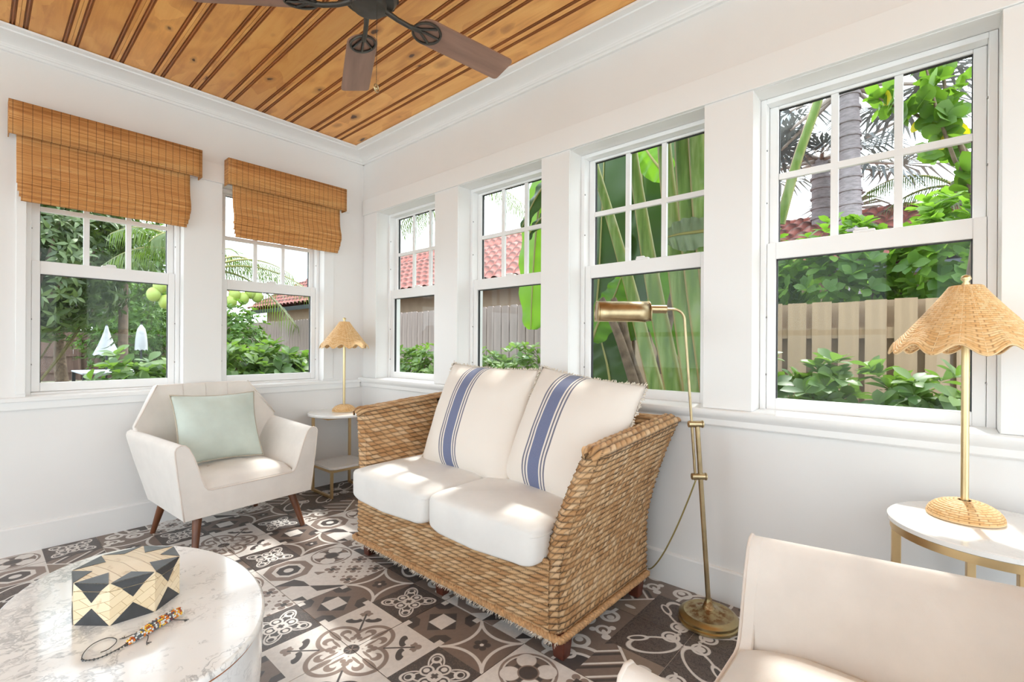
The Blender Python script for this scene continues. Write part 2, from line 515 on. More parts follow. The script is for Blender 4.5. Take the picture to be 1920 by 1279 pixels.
def cell_uv(kind, i, j, x0, x1, y0, y1):
    """cell local coordinates -1..1 at the four corners"""
    cx, cy = TX+T*(i+.5), TY+T*(j+.5)
    out = []
    for px, py in ((x0,y0),(x1,y0),(x1,y1),(x0,y1)):
        u, v = (px-cx)/(T/2), (py-cy)/(T/2)
        if kind == 'flower':
            fx = 1 if (i % 10) == 0 else -1
            fy = 1 if (j % 6) == 0 else -1
            u, v = u*fx, v*fy
        elif kind == 'vine':
            u, v = u*(1 if i == 4 else -1), v*(1 if j % 6 == 2 else -1)
        elif kind == 'scroll': u, v = (u, v) if (i+j) % 2 else (-u, -v)
        elif kind == 'stripe': u, v = (-u, v) if j % 2 else (u, v)
        out.append((u, v))
    return out
ntile = 0
for a in range(-7, 4):
    for b_ in range(-8, 6):
        X0, X1 = TX+2*T*a, TX+2*T*(a+1); Y0, Y1 = TY+2*T*b_, TY+2*T*(b_+1)
        X0, X1, Y0, Y1 = max(X0, RX0), min(X1, 0), max(Y0, RY0), min(Y1, 0)
        if X1-X0 < .03 or Y1-Y0 < .03: continue
        g = .0014
        mb = MB(); uvs = []; kinds = []
        lx0, lx1, ly0, ly1 = X0+g, X1-g, Y0+g, Y1-g
        ox, oy = (X0+X1)/2, (Y0+Y1)/2
        for i in (2*a, 2*a+1):
            for j in (2*b_, 2*b_+1):
                cx0, cx1 = max(TX+T*i, lx0), min(TX+T*(i+1), lx1); cy0, cy1 = max(TY+T*j, ly0), min(TY+T*(j+1), ly1)
                if cx1-cx0 < .004 or cy1-cy0 < .004: continue
                kd = cell_kind(i, j)
                if kd not in kinds: kinds.append(kd)
                mb.add([(cx0-ox,cy0-oy,0),(cx1-ox,cy0-oy,0),(cx1-ox,cy1-oy,0),(cx0-ox,cy1-oy,0)], [(0,1,2,3)], kinds.index(kd))
                uvs += cell_uv(kd, i, j, cx0, cx1, cy0, cy1)
        for q in (((lx0,ly0),(lx1,ly0)),((lx1,ly0),(lx1,ly1)),((lx1,ly1),(lx0,ly1)),((lx0,ly1),(lx0,ly0))):
            (ax_, ay_), (bx_, by_) = q
            mb.add([(ax_-ox,ay_-oy,-.006),(bx_-ox,by_-oy,-.006),(bx_-ox,by_-oy,0),(ax_-ox,ay_-oy,0)], [(0,1,2,3)], 0); uvs += [(0,0)]*4
        o = mb.build('floor_tile', [TM[k] for k in kinds], floor, (ox, oy, 0), fix=False)
        ul = o.data.uv_layers.new(name='cell'); ul.data.foreach_set('uv', [q for p in uvs for q in p])

# ---- window openings: (start, end) along the wall
WB = [(-.96, -.215), (-1.925, -1.205), (-2.855, -2.12), (-3.794, -3.058)]
WA = [(-2.007, -1.296), (-1.074, -.351)]
WR_ADDED = [(-3.95, -2.75), (-2.55, -1.35), (-1.15, -.1)]        # unseen rear wall, openings invented to light the room
WL_ADDED = [(-5.1, -3.6), (-3.3, -1.8), (-1.5, -.1)]              # unseen left wall, openings made up to let in daylight
Z0, Z1 = .825, 2.205
def wall_with_openings(name, mapf, lo, hi, ops, z0, z1, mats):
    mb = MB()
    def bx(a0, a1, zz0, zz1):
        p, q = mapf(a0, 0, zz0), mapf(a1, WT, zz1)
        mb.box2([min(p[k], q[k]) for k in range(3)], [max(p[k], q[k]) for k in range(3)])
    cur = lo
    for a0, a1 in sorted(ops):
        bx(cur, a0, -.06, ZC+.15); bx(a0, a1, -.06, z0); bx(a0, a1, z1, ZC+.15); cur = a1
    bx(cur, hi, -.06, ZC+.15)
    return structure(mb.build(name, mats))
mapA = lambda a, d, z: (a, d, z)
mapB = lambda a, d, z: (d, a, z)
mapR = lambda a, d, z: (a, RY0-d, z)
mapL = lambda a, d, z: (RX0-d, a, z)
wall_with_openings('wall_back', mapA, RX0-WT, WT, WA, Z0, Z1, M['wall'])
wall_with_openings('wall_right', mapB, RY0-WT, 0, WB, Z0, Z1, M['wall'])
wall_with_openings('wall_rear', mapR, RX0-WT, 0, WR_ADDED, .1, 2.5, M['wall'])
wall_with_openings('wall_left', mapL, RY0, 0, WL_ADDED, .1, 2.5, M['wall'])

# ---- windows
win_n = 0
def window(mapf, a0, a1, D, divided=True, z0=Z0, z1=Z1, flip=1):
    global win_n
    win_n += 1
    root = empty('window_%d' % win_n, kind='structure')
    def bxs(mb, u0, u1, d0, d1, zz0, zz1):
        p, q = mapf(u0, d0, zz0), mapf(u1, d1, zz1)
        mb.box2([min(p[k], q[k]) for k in range(3)], [max(p[k], q[k]) for k in range(3)])
    def part(name, boxes, mat, bevel=.0025, parent=root):
        mb = MB()
        for bb in boxes: bxs(mb, *bb)
        return mb.build(name, mat, parent, bevel=bevel)
    fw = .024
    e = .001
    part('frame', [(a0+e, a0+fw, D-.03, D+.075, z0+e, z1-e), (a1-fw, a1-e, D-.03, D+.075, z0+e, z1-e), (a0+fw, a1-fw, D-.03, D+.075, z1-.022, z1-e),
                   (a0+fw, a1-fw, D-.03, D+.075, z0+e, z0+.022)], M['vinyl'])
    i0, i1 = a0+fw, a1-fw
    zm0, zm1 = (1.503, 1.575) if divided else ((z0+z1)/2-.03, (z0+z1)/2+.03)
    st = .036
    zb = z0+.072
    g0, g1 = i0+st, i1-st
    lo = part('lower_sash', [(i0+.001, g0, D-.018, D+.014, z0+.023, zm1), (g1, i1-.001, D-.018, D+.014, z0+.023, zm1), (g0, g1, D-.018, D+.014, z0+.023, zb), (g0, g1, D-.018, D+.014, zm0, zm1)], M['vinyl'], .003)
    part('gasket', [(g0, g0+.004, D-.006, D+.010, zb, zm0), (g1-.004, g1, D-.006, D+.010, zb, zm0), (g0, g1, D-.006, D+.010, zm0-.004, zm0)], M['gasket'], 0, lo)
    part('pane', [(g0+.004, g1-.004, D-.001, D+.003, zb, zm0-.004)], M['glass'], 0, lo)
    zt = z1-.036
    up = part('upper_sash', [(i0+.001, g0, D+.02, D+.052, zm0+.004, z1-.023), (g1, i1-.001, D+.02, D+.052, zm0+.004, z1-.023), (g0, g1, D+.02, D+.052, zt, z1-.023), (g0, g1, D+.02, D+.052, zm0+.004, zm1)], M['vinyl'], .003)
    part('gasket', [(g0, g0+.003, D+.03, D+.045, zm1, zt), (g1-.003, g1, D+.03, D+.045, zm1, zt), (g0, g1, D+.03, D+.045, zt-.003, zt)], M['gasket'], 0, up)
    mw = .0135
    us = [g0+(g1-g0)*k/3 for k in range(4)] if divided else [g0, g1]
    zh = zm1+(zt-zm1)*.5
    if divided:
        for k in (1, 2):
            part('muntin', [(us[k]-mw, us[k]+mw, D+.026, D+.046, zm1+.0005, zt-.0005)], M['vinyl'], .002, up)
        part('muntin', [(g0+.0005, g1-.0005, D+.0255, D+.0465, zh-mw, zh+mw)], M['vinyl'], .002, up)
        for k in range(3):
            for za, zb_ in ((zm1, zh), (zh, zt)):
                part('pane', [(us[k]+.003, us[k+1]-.003, D+.034, D+.038, za+.002, zb_-.002)], M['glass'], 0, up)
    else:
        part('pane', [(g0+.004, g1-.004, D+.034, D+.038, zm1, zt-.004)], M['glass'], 0, up)
    um = (a0+a1)/2
    mb = MB(); bxs(mb, um-.035, um+.035, D-.012, D+.012, zm1+.0005, zm1+.010); bxs(mb, um-.012, um+.03, D-.014, D+.004, zm1+.010, zm1+.018)
    mb.build('sash_lock', M['vinyl'], lo, bevel=.002)
    if divided:
        for zz in (1.75, 1.98, 1.25, 1.0):
            for uu in (a0+fw+.0005, a1-fw-.0005):
                p = mapf(uu, D-.024, zz); mb = MB(); mb.sphere(p, .0045, 8, 4); mb.build('screw', M['screw'], root)
    return root
for a0, a1 in WB: window(mapB, a0, a1, .135)
for a0, a1 in WA: window(mapA, a0, a1, .10)
for a0, a1 in WR_ADDED: window(mapR, a0, a1, .10, False, .1, 2.5)  # added window units behind the camera, there for the room light
for a0, a1 in WL_ADDED: window(mapL, a0, a1, .10, False, .1, 2.5)  # added window units out of view on the left, also for light

# ---- ceiling planks running along y
cb = MB(); cb.box2((RX0, RY0, ZC+.022), (0, 0, ZC+.14)); ceil = structure(cb.build('ceiling', M['plaster']))
PW = .1905
def plank_mesh(w, L):
    # cross section (x, z): flat face, bead between two grooves near each edge
    h = w/2; pts = [(-h, .0), (-h, -.020), (-h+.012, -.020), (-h+.015, -.0135), (-h+.018, -.0135), (-h+.0195, -.018), (-h+.0225, -.0195), (-h+.0255, -.018), (-h+.027, -.0135), (-h+.030, -.0135), (-h+.033, -.020)]
    pts = pts + [(-p, z) for p, z in reversed(pts)]
    mb = MB(); n = len(pts)
    vs = [(p, -L/2, z) for p, z in pts] + [(p, L/2, z) for p, z in pts]
    for k in range(n):
        a, b_ = k, (k+1) % n
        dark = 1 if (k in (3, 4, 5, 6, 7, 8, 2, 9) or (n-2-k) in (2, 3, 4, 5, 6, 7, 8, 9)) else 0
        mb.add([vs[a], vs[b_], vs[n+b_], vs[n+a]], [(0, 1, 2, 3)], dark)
    mb.add(vs, [tuple(range(n)), tuple(range(n, 2*n))[::-1]], 0)
    o = mb.build('ceiling_plank', [M['pine'], M['pinegroove']], fix=True)
    return o
pl0 = None
k = 0
xj = -.3315          # a joint measured in the photo
while xj - PW*k > RX0 + .02:
    for x in ([xj-PW*(k+.5)] + ([xj+PW*.5] if k == 0 else [])):
        if x+PW/2 > 0.001 or x-PW/2 < RX0: continue
        if pl0 is None:
            o = pl0 = plank_mesh(PW-.0012, -RY0-.002)
        else: o = inst('ceiling_plank', pl0.data)
        o.parent = ceil; o.location = (x, RY0/2, ZC+.021)
    k += 1

# ---- crown moulding, header boards, sills, baseboards
trim_n = 0
def trim(prof, wall, a0, a1, mat=None, name=None, bevel=0):
    """prof: (distance from wall face into the room, z)"""
    global trim_n
    trim_n += 1
    mb = MB()
    if wall == 'A': mb.prism([(-d, z) for d, z in prof], a0, a1, 'x')
    elif wall == 'B': mb.prism([(-d, z) for d, z in prof], a0, a1, 'y')
    elif wall == 'R': mb.prism([(RY0+d, z) for d, z in prof], a0, a1, 'x')
    elif wall == 'L': mb.prism([(RX0+d, z) for d, z in prof], a0, a1, 'y')
    return structure(mb.build(name or 'trim_%d' % trim_n, mat or M['trim'], smooth=25, bevel=bevel))
def crown_profile():
    p = [(0, 2.640), (.016, 2.640), (.019, 2.645), (.019, 2.652), (.027, 2.655), (.031, 2.662)]
    for k in range(9):
        a = k/8*PI/2
        p.append((.034+.106*(1-math.cos(a)), 2.664+.028*math.sin(a)))
    p += [(.142, 2.699), (.176, 2.6995), (.179, 2.7095), (0, 2.7095)]
    return p
CP = crown_profile()
trim(CP, 'A', RX0, 0); trim(CP, 'B', RY0, 0); trim(CP, 'R', RX0, 0); trim(CP, 'L', RY0, 0)
HDR = [(0, 2.207), (.02, 2.207), (.02, 2.333), (0, 2.333)]
trim(HDR, 'B', -5.0, -.022, bevel=.002); trim(HDR, 'A', -2.05, -.14, bevel=.002)
# flat casing boards between and beside the windows
def casing(wall, a0, a1, t=.012, z0=.8, z1=2.2065):
    trim([(0, z0), (t, z0), (t, z1), (0, z1)], wall, a0, a1, bevel=.0015)
cs = [-.035] + [q for w in WB for q in (w[1], w[0])] + [-4.0]
for k in range(0, len(cs), 2): casing('B', cs[k+1], cs[k], z0=.8465)
for a0, a1 in ((-2.045, WA[0][0]), (WA[0][1], WA[1][0]), (WA[1][1], -.27)): casing('A', a0, a1, .010, z0=.8465)
SILLB = [(0, .770), (.020, .770), (.024, .776), (.024, .800), (.028, .806), (.034, .812), (.040, .822), (.042, .832), (.040, .842), (.034, .846), (0, .846)]
SILLA = [(0, .762), (.016, .762), (.018, .766), (.018, .806), (.034, .808), (.034, .826), (.030, .830), (0, .830)]
trim(SILLB, 'B', RY0, -.0005); trim(SILLA, 'A', RX0, -.036)
for a0, a1 in WB:   # inner stools inside the reveals
    trim([(-.118, .826), (.001, .826), (.001, .8455), (-.118, .850)], 'B', a0+.002, a1-.002)
for a0, a1 in WA: trim([(-.072, .826), (.001, .826), (.001, .8295), (-.072, .834)], 'A', a0+.002, a1-.002)
BASE = [(0, 0), (.015, 0), (.015, .138), (.012, .144), (.004, .147), (0, .147)]
for nm, w, a0, a1 in (('baseboard_back', 'A', RX0, -.0155), ('baseboard_right', 'B', RY0, 0), ('baseboard_rear', 'R', RX0, 0), ('baseboard_left', 'L', RY0, 0)):
    trim(BASE, w, a0, a1, name=nm)
# roof slab above the ceiling with eaves
rb = MB(); rb.box2((RX0-.7, RY0-.7, ZC+.15), (.75, .75, ZC+.28)); structure(rb.build('roof_slab', M['exterior']))

# ================================================================== FURNITURE MATERIALS
def fabric(name, col, rough=.85, scale=420, var=.04, b_=.35, sheen=.25):
    m, t, b = new_mat(name)
    co = objco(t)
    w1 = t.nodes.new('ShaderNodeTexWave'); w1.inputs['Scale'].default_value = scale; w1.bands_direction = 'X'; w1.inputs['Distortion'].default_value = .6; t.links.new(co, w1.inputs[0])
    w2 = t.nodes.new('ShaderNodeTexWave'); w2.inputs['Scale'].default_value = scale; w2.bands_direction = 'Z'; w2.inputs['Distortion'].default_value = .6; t.links.new(co, w2.inputs[0])
    h = X(t, w1.outputs['Fac'])*.5 + X(t, w2.outputs['Fac'])*.5
    f = noise(t, co, 9, 4)
    t.links.new(ramp(t, f, [(.3, tuple(q*(1-var) for q in col)), (.7, tuple(min(1, q*(1+var)) for q in col))]), b.inputs['Base Color'])
    b.inputs['Roughness'].default_value = rough; b.inputs['Specular IOR Level'].default_value = .2
    b.inputs['Sheen Weight'].default_value = sheen
    bump(t, b, h, b_, .0006)
    return m
M['velvet'] = fabric('cream_upholstery', s2l((236, 230, 224)), .8, sheen=.35)
M['velvet_pipe'] = fabric('cream_piping', s2l((230, 219, 210)), .8)
M['sage'] = fabric('sage_linen', s2l((206, 217, 209)), .85, 300, .06)
M['sage_trim'] = fabric('taupe_piping', s2l((196, 186, 170)), .85)
M['canvas'] = fabric('white_canvas', s2l((230, 228, 225)), .85, 500, .03, .25)
M['fringe'] = fabric('cream_fringe', s2l((232, 222, 208)), .9)
M['walnut'] = pbr('walnut_leg', (.145, .050, .020), .38, var=.35, vscale=18, stretch=(1, 1, .15))
M['mahogany'] = pbr('mahogany_foot', (.10, .025, .014), .35, var=.3, vscale=20)
M['brass'] = pbr('antique_brass', (.50, .40, .24), .33, 1.0, var=.2, vscale=14)
M['brass_rust'] = None
M['gold'] = pbr('satin_gold', (.72, .53, .29), .38, 1.0, var=.04, vscale=20)
M['polebrass'] = pbr('pale_brass', (.75, .60, .34), .34, 1.0)
M['bronze'] = pbr('fan_bronze', (.075, .068, .060), .45, .6, var=.2, vscale=20)
M['cord'] = pbr('gold_cord', (.30, .24, .08), .5)
M['copper'] = pbr('copper_line', (.65, .30, .16), .35, 1.0)

def marble_mat(name, base=(.90, .90, .895), vein=(.20, .21, .23), sc=2.2, amt=.9, warm=True):
    m, t, b = new_mat(name)
    co = objco(t)
    d = noise(t, co, 2.5, 5, .6, 'Color')
    mx = t.nodes.new('ShaderNodeVectorMath'); mx.operation = 'MULTIPLY_ADD'; mx.inputs[1].default_value = (1.1, 1.1, 1.1)
    t.links.new(d, mx.inputs[0]); t.links.new(co, mx.inputs[2])
    n1 = X(t, noise(t, mx.outputs[0], sc, 6, .62))
    n2 = X(t, noise(t, mx.outputs[0], sc*2.3, 6, .6))
    v1 = (n1-.5).abs().lt(.006, .018)
    v2 = (n2-.47).abs().lt(.004, .016)
    patch = X(t, noise(t, co, 4.0, 3, .5)).gt(.47, .08)
    patch2 = X(t, noise(t, co, 7.0, 3, .5)).gt(.52, .06)
    v = ((v1*patch).max(v2*patch2*.8))*amt
    soft = (n1-.5).abs().lt(.0, .09)*patch*.16
    c = mixc(t, soft, base, (.62, .63, .65))
    if warm: c = mixc(t, X(t, noise(t, co, 5, 3)).gt(.64, .1)*.16, c, (.80, .70, .58))
    c = mixc(t, v, c, vein)
    t.links.new(c, b.inputs['Base Color'])
    b.inputs['Roughness'].default_value = .14; b.inputs['Coat Weight'].default_value = .3; b.inputs['Coat Roughness'].default_value = .05
    return m
M['marble'] = marble_mat('white_marble')
M['marble_drum'] = marble_mat('marble_drum', (.80, .81, .82), (.45, .46, .49), 3.0, .6, False)
M['marble_top'] = marble_mat('pale_marble_top', (.86, .86, .855), (.62, .63, .64), 2.6, .5, False)

def weave_mat(name, cols, gapc, rough=.6):
    m, t, b = new_mat(name)
    a1 = t.nodes.new('ShaderNodeAttribute'); a1.attribute_name = 'gap'
    a2 = t.nodes.new('ShaderNodeAttribute'); a2.attribute_name = 'tone'
    f = X(t, a2.outputs['Fac'])*.75 + X(t, noise(t, objco(t), 160, 3))*.25
    c = ramp(t, f, [(i/(len(cols)-1), q) for i, q in enumerate(cols)])
    c = mixc(t, X(t, a1.outputs['Fac']), c, gapc)
    t.links.new(c, b.inputs['Base Color']); b.inputs['Roughness'].default_value = rough
    b.inputs['Specular IOR Level'].default_value = .35
    bump(t, b, noise(t, objco(t), 500, 3), .25, .0006)
    return m
M['seagrass'] = weave_mat('woven_seagrass', [s2l((150, 104, 62)), s2l((188, 144, 98)), s2l((208, 170, 126)), s2l((224, 198, 164))], s2l((44, 25, 15)))
M['rattan'] = weave_mat('woven_rattan', [s2l((214, 160, 98)), s2l((232, 190, 134)), s2l((240, 208, 160))], s2l((138, 88, 44)), .5)

# ---------------------------------------------------------------- woven surfaces as real relief
def weave(P, N, UL, VL, pitch, stitch, amp, slant=.5, res=.0032, shift=.5, seed=0, mats=None, name='weave', gapw=None, jit=1.0):
    """P(u,v), N(u,v): vectorised surface and normal for u,v in 0..1; UL,VL lengths in metres; rows stacked in v"""
    nu, nv = max(3, int(UL/res)), max(3, int(VL/(pitch/7.0)))
    nrow = max(1, round(VL/pitch))
    u = np.linspace(0, 1, nu+1)[:, None]*np.ones(nv+1)[None]; v = np.linspace(0, 1, nv+1)[None]*np.ones(nu+1)[:, None]
    rs = np.random.RandomState(seed+5)
    wob = np.interp(u[:, 0]*UL, np.linspace(0, UL, 14), rs.uniform(-.35, .35, 14))[:, None]*jit
    vr = v*nrow + wob*.35*(np.sin(v*PI))
    row = np.floor(np.clip(vr, 0, nrow-1e-4)).astype(int); tt = np.clip(vr-row, 0, 1)
    offs = jit*rs.uniform(-.18, .18, nrow+2) + np.arange(nrow+2)*shift
    s = u*UL/stitch + slant*(tt-.5) + offs[row]
    k = np.floor(s).astype(int); q = s-k
    across = np.sqrt(np.clip(1-(2*tt-1)**2, 0, 1)); along = np.sqrt(np.clip(1-np.abs(2*q-1)**2.6, 0, 1))
    hsh = lambda a, b, c: np.abs(np.sin(a*12.9898+b*78.233+c)*43758.5453) % 1
    size = .8+.35*hsh(row, k, 1.3)
    h = amp*across*(.35+.65*along)*size
    gap = np.clip(1-np.minimum(across*1.30-.20, along*1.45-.14), 0, 1)**(1.15 if gapw is None else gapw)
    tone = .15+.8*hsh(row, k, 4.1)
    pts = P(u, v) + N(u, v)*h[..., None]
    idx = np.arange((nu+1)*(nv+1)).reshape(nu+1, nv+1)
    fc = np.stack([idx[:-1, :-1], idx[1:, :-1], idx[1:, 1:], idx[:-1, 1:]], -1).reshape(-1, 4)
    return arr_mesh(name, pts.reshape(-1, 3), fc, mats, 180, {'gap': gap, 'tone': tone})

def num_normal(P, flip=1):
    def N(u, v):
        e = 1e-3
        a = P(np.clip(u+e, 0, 1), v)-P(np.clip(u-e, 0, 1), v); b = P(u, np.clip(v+e, 0, 1))-P(u, np.clip(v-e, 0, 1))
        n = np.cross(a, b); return flip*n/(np.linalg.norm(n, axis=-1, keepdims=True)+1e-12)
    return N
def st(*a): return np.stack(np.broadcast_arrays(*a), -1)

def rope(mb, pts, r, twist=.03, n=3):
    """a plait of n strands twisted around the path"""
    pts = np.array(pts, float); seg = np.linalg.norm(np.diff(pts, axis=0), axis=1); L = np.r_[0, np.cumsum(seg)]
    m = max(6, int(L[-1]/.008)); s = np.linspace(0, L[-1], m)
    path = np.stack([np.interp(s, L, pts[:, k]) for k in range(3)], -1)
    tg = np.gradient(path, axis=0); tg /= np.linalg.norm(tg, axis=1, keepdims=True)
    ref = np.tile([0, 0, 1.], (m, 1)); a = np.cross(tg, ref); a /= (np.linalg.norm(a, axis=1, keepdims=True)+1e-9); b = np.cross(tg, a)
    for k in range(n):
        ph = 2*PI*(s/twist)+2*PI*k/n
        p = path+(a*np.cos(ph)[:, None]+b*np.sin(ph)[:, None])*r*.55
        mb.tube(p, r*.62, 6)

# ================================================================== LOVESEAT (woven seagrass)
YC = -1.977                       # centre line of the loveseat
sofa = empty('loveseat', (-.48, YC, 0), 0, 'two-seat loveseat of woven brown seagrass under the windows', 'sofa')
HW = .679                         # half width at the base (outer)
def SL(o, x=-.48): o.location = (-x*0, 0, 0); return o
def flare(t): return .135*np.clip((t-.30)/.70, 0, 1)**1.5
def arm_surface(side):
    """wrap: outer side back->front, round front face, inner side front->back; local coords about the root"""
    xb = .345
    def P(u, v):
        f = flare(v)
        xf = -.345+.065*np.clip((v-.25)/.75, 0, 1)**1.4
        ztop = lambda x: .742+.05*np.clip((x+.34)/.7, 0, 1)
        yo, yi = HW+f, HW-.105+f*1.0
        rr = .035
        # piecewise path in plan: (xb,yo)->(xf+rr,yo)->arc->(xf,..)->arc->(xf+rr,yi)->(xb-.1,yi)
        L1 = .66; L2 = .105; L3 = .56; tot = L1+L2+L3
        s = u*tot
        x = np.where(s < L1, xb+(xf+rr*.0-xb)*(s/L1), np.where(s < L1+L2, xf, xf+(xb-.10-xf)*((s-L1-L2)/L3)))
        y = np.where(s < L1, yo, np.where(s < L1+L2, yo+(yi-yo)*((s-L1)/L2), yi))
        # round the two front corners
        for s0, sy in ((L1, -1), (L1+L2, 1)):
            w = np.exp(-((s-s0)/.03)**2); x = x+w*.016; y = y+w*sy*.012
        x = x - .012*np.exp(-((s-L1-L2/2)/.05)**2)
        z = .085+(ztop(x)-.085)*v
        x = x+np.where(s < L1, (1-s/L1)*.035*np.clip((v-.3)/.7, 0, 1)**1.5, 0)
        return st(x, side*y, z)
    return P
for side in (-1, 1):
    P = arm_surface(side)
    me = weave(P, num_normal(P, -side), 1.325, .68, .0235, .032 if side < 0 else .048, .0105, .75, seed=3+side, mats=M['seagrass'], name='arm')
    inst('arm', me, sofa)
    # arm top: plaited strip
    def PT(u, v, side=side):
        x = -.284+.664*u; zt = .742+.05*np.clip((x+.34)/.7, 0, 1)-.016*np.clip(1-u/.05, 0, 1)**2
        w = (v-.5)
        y = HW-.0525+.135+w*.108*(.35+.65*np.sqrt(np.clip(u/.05, 0, 1)))
        return st(x-.014*np.sin(v*PI)*np.clip(1-u*14, 0, 1), side*y, zt+.020*np.cos(w*PI)-.006)
    me = weave(PT, num_normal(PT, side), .68, .13, .0325, .040, .011, .9, seed=8, mats=M['seagrass'], name='arm_top')
    inst('arm_top', me, sofa)
# front panel below the cushions: diagonal weave
def PF(u, v): return st(-.340-.006*np.sin(v*PI), (2*u-1)*(HW-.045), .085+.27*v)
inst('front_panel', weave(PF, num_normal(PF, -1), 1.27, .27, .0215, .046, .0115, 1.2, shift=.37, seed=2, mats=M['seagrass'], name='front_panel'), sofa)
# back: inner face and rounded top
def PB(u, v):
    s = v*.58
    y = (2*u-1)*(HW-.03+.135*np.clip((s-.05)/.39, 0, 1)**1.5)
    x = np.where(s < .44, .245+.05*(s/.44), .295+.055*np.sin(np.clip((s-.44)/.14, 0, 1)*PI/2))
    z = np.where(s < .44, .36+.43*(s/.44), .79+.012*np.sin(np.clip((s-.44)/.14, 0, 1)*PI))
    return st(x, y, z)
inst('back_panel', weave(PB, num_normal(PB, -1), 1.5, .58, .0235, .048, .0105, .7, res=.0045, seed=4, mats=M['seagrass'], name='back_panel'), sofa)
mb = MB(); mb.box2((.31, -HW+.03, .09), (.338, HW-.03, .74)); mb.box2((-.325, -HW+.09, .10), (.31, HW-.09, .335)); mb.build('inner_frame', pbr('dark_frame', s2l((70, 42, 26)), .8), sofa)
mb = MB()
rope(mb, [(.335, HW+.004, .086), (-.345, HW+.004, .086), (-.350, HW-.02, .086), (-.350, -HW+.02, .086), (-.345, -HW-.004, .086), (.335, -HW-.004, .086)], .013, .045)
_br = mb.build('braided_edging', pbr('braided_seagrass', s2l((192, 150, 106)), .65, var=.3, vscale=90, bmp=.4, bscale=300), sofa, smooth=180)
mb = MB()
for k in range(420):
    y = npr.uniform(-HW, HW); z = .08+npr.uniform(-.006, .006); l = npr.uniform(.008, .02)
    mb.tube([(-.358, y, z), (-.362-l*.4, y+npr.uniform(-.01, .01), z-l*.6)], [.0012, .0005], 4)
o = mb.build('stray_fibre', M['fringe'], sofa, fix=False); o['kind'] = 'stuff'
for fx, fy in ((-.30, .60), (-.30, 0), (-.30, -.655), (.27, .60), (.27, -.655)):
    mb = MB(); R4 = lambda r, z: [(fx+sx_*r, fy+sy_*r, z) for sx_, sy_ in ((-1, -1), (1, -1), (1, 1), (-1, 1))]; mb.add(R4(.022, 0)+R4(.030, .092), [(3, 2, 1, 0), (4, 5, 6, 7), (0, 1, 5, 4), (1, 2, 6, 5), (2, 3, 7, 6), (3, 0, 4, 7)]); mb.build('foot', M['mahogany'], sofa, bevel=.003)

# seat cushions
def rounded_block(hx, hy, hz, p=5.0, n=26, sag=None):
    """superellipsoid-like cushion"""
    mb = MB()
    th = np.linspace(-PI/2, PI/2, n+1); ph = np.linspace(-PI, PI, 2*n+1)[:-1]
    sp = lambda a, e: np.sign(a)*np.abs(a)**e
    e1, e2 = .26, .17
    T_, Pp = np.meshgrid(th, ph, indexing='ij')
    x = hx*sp(np.cos(T_), e1)*sp(np.cos(Pp), e2); y = hy*sp(np.cos(T_), e1)*sp(np.sin(Pp), e2); z = hz*sp(np.sin(T_), e1)
    A = st(x, y, z)
    if sag: A = sag(A)
    mb.grid(np.transpose(A, (1, 0, 2)), wrap=True)
    return mb
def cushion_sag(seed):
    rs = np.random.RandomState(seed); ph = rs.uniform(0, 6, 8)
    def f(A):
        x, y, z = A[..., 0], A[..., 1], A[..., 2]
        dome = .008*np.cos(x/.30*1.2)*np.cos(y/.32*1.3)*(z > 0)
        fr = np.clip((-x-.18)/.12, 0, 1)
        wr = .0035*np.sin(y*42+ph[0]+x*20)*fr + .0025*np.sin(x*36+ph[1]+y*9)*.6
        drop = -.030*np.clip((-x-.20)/.09, 0, 1)*(z < 0)*np.cos(y/.32*1.25)
        return st(x-.010*np.cos(y/.32*1.4)*fr, y, z+dome+wr+drop)
    return f
for k, (yc, lab) in enumerate(((.3235, 'white canvas seat cushion on the loveseat beside the far arm'), (-.3005, 'white canvas seat cushion on the loveseat beside the nearer arm'))):
    mb = rounded_block(.292, .312 if k == 0 else .308, .074, sag=cushion_sag(k+1))
    o = mb.build('seat_cushion', M['canvas'], None, (-.592, YC+yc, .402), smooth=180)
    tag(o, lab, 'cushion', 'loveseat seat cushions')
    seam = MB(); n = 60
    pts = []
    for q in range(n):
        a = 2*PI*q/n; sp = lambda v, e: math.copysign(abs(v)**e, v)
        pts.append((.2925*sp(math.cos(a), .17), (.3125 if k == 0 else .3085)*sp(math.sin(a), .17), .034))
    seam.tube(pts, .0022, 5, closed=True); seam.build('seam', M['canvas'], o, smooth=180)

# striped pillows with fringe
def striped_mat():
    m, t, b = new_mat('striped_grain_sack')
    sp = t.nodes.new('ShaderNodeSeparateXYZ'); t.links.new(objco(t), sp.inputs[0])
    x = X(t, sp.outputs[0]) + X(t, noise(t, objco(t), 6, 2))*.012 - .006
    off = -.05
    d = (x-off).abs()
    blue = s2l((96, 108, 146)); navy = s2l((88, 92, 116)); cream = s2l((234, 227, 219))
    nz = X(t, noise(t, objco(t), 700, 2))
    c = mixc(t, X(t, noise(t, objco(t), 8, 3))*.35, cream, s2l((224, 213, 202)))
    c = mixc(t, d.lt(.034, .0012)*(nz*.35+.75).min(1.0), c, blue)
    c = mixc(t, (d-.0475).abs().lt(.0045, .0012)*.9, c, navy)
    c = mixc(t, (d-.066).abs().lt(.0045, .0012)*.9, c, navy)
    t.links.new(c, b.inputs['Base Color']); b.inputs['Roughness'].default_value = .9; b.inputs['Specular IOR Level'].default_value = .15
    b.inputs['Sheen Weight'].default_value = .2
    bump(t, b, noise(t, objco(t), 380, 3), .3, .0008)
    return m
M['stripe'] = striped_mat()
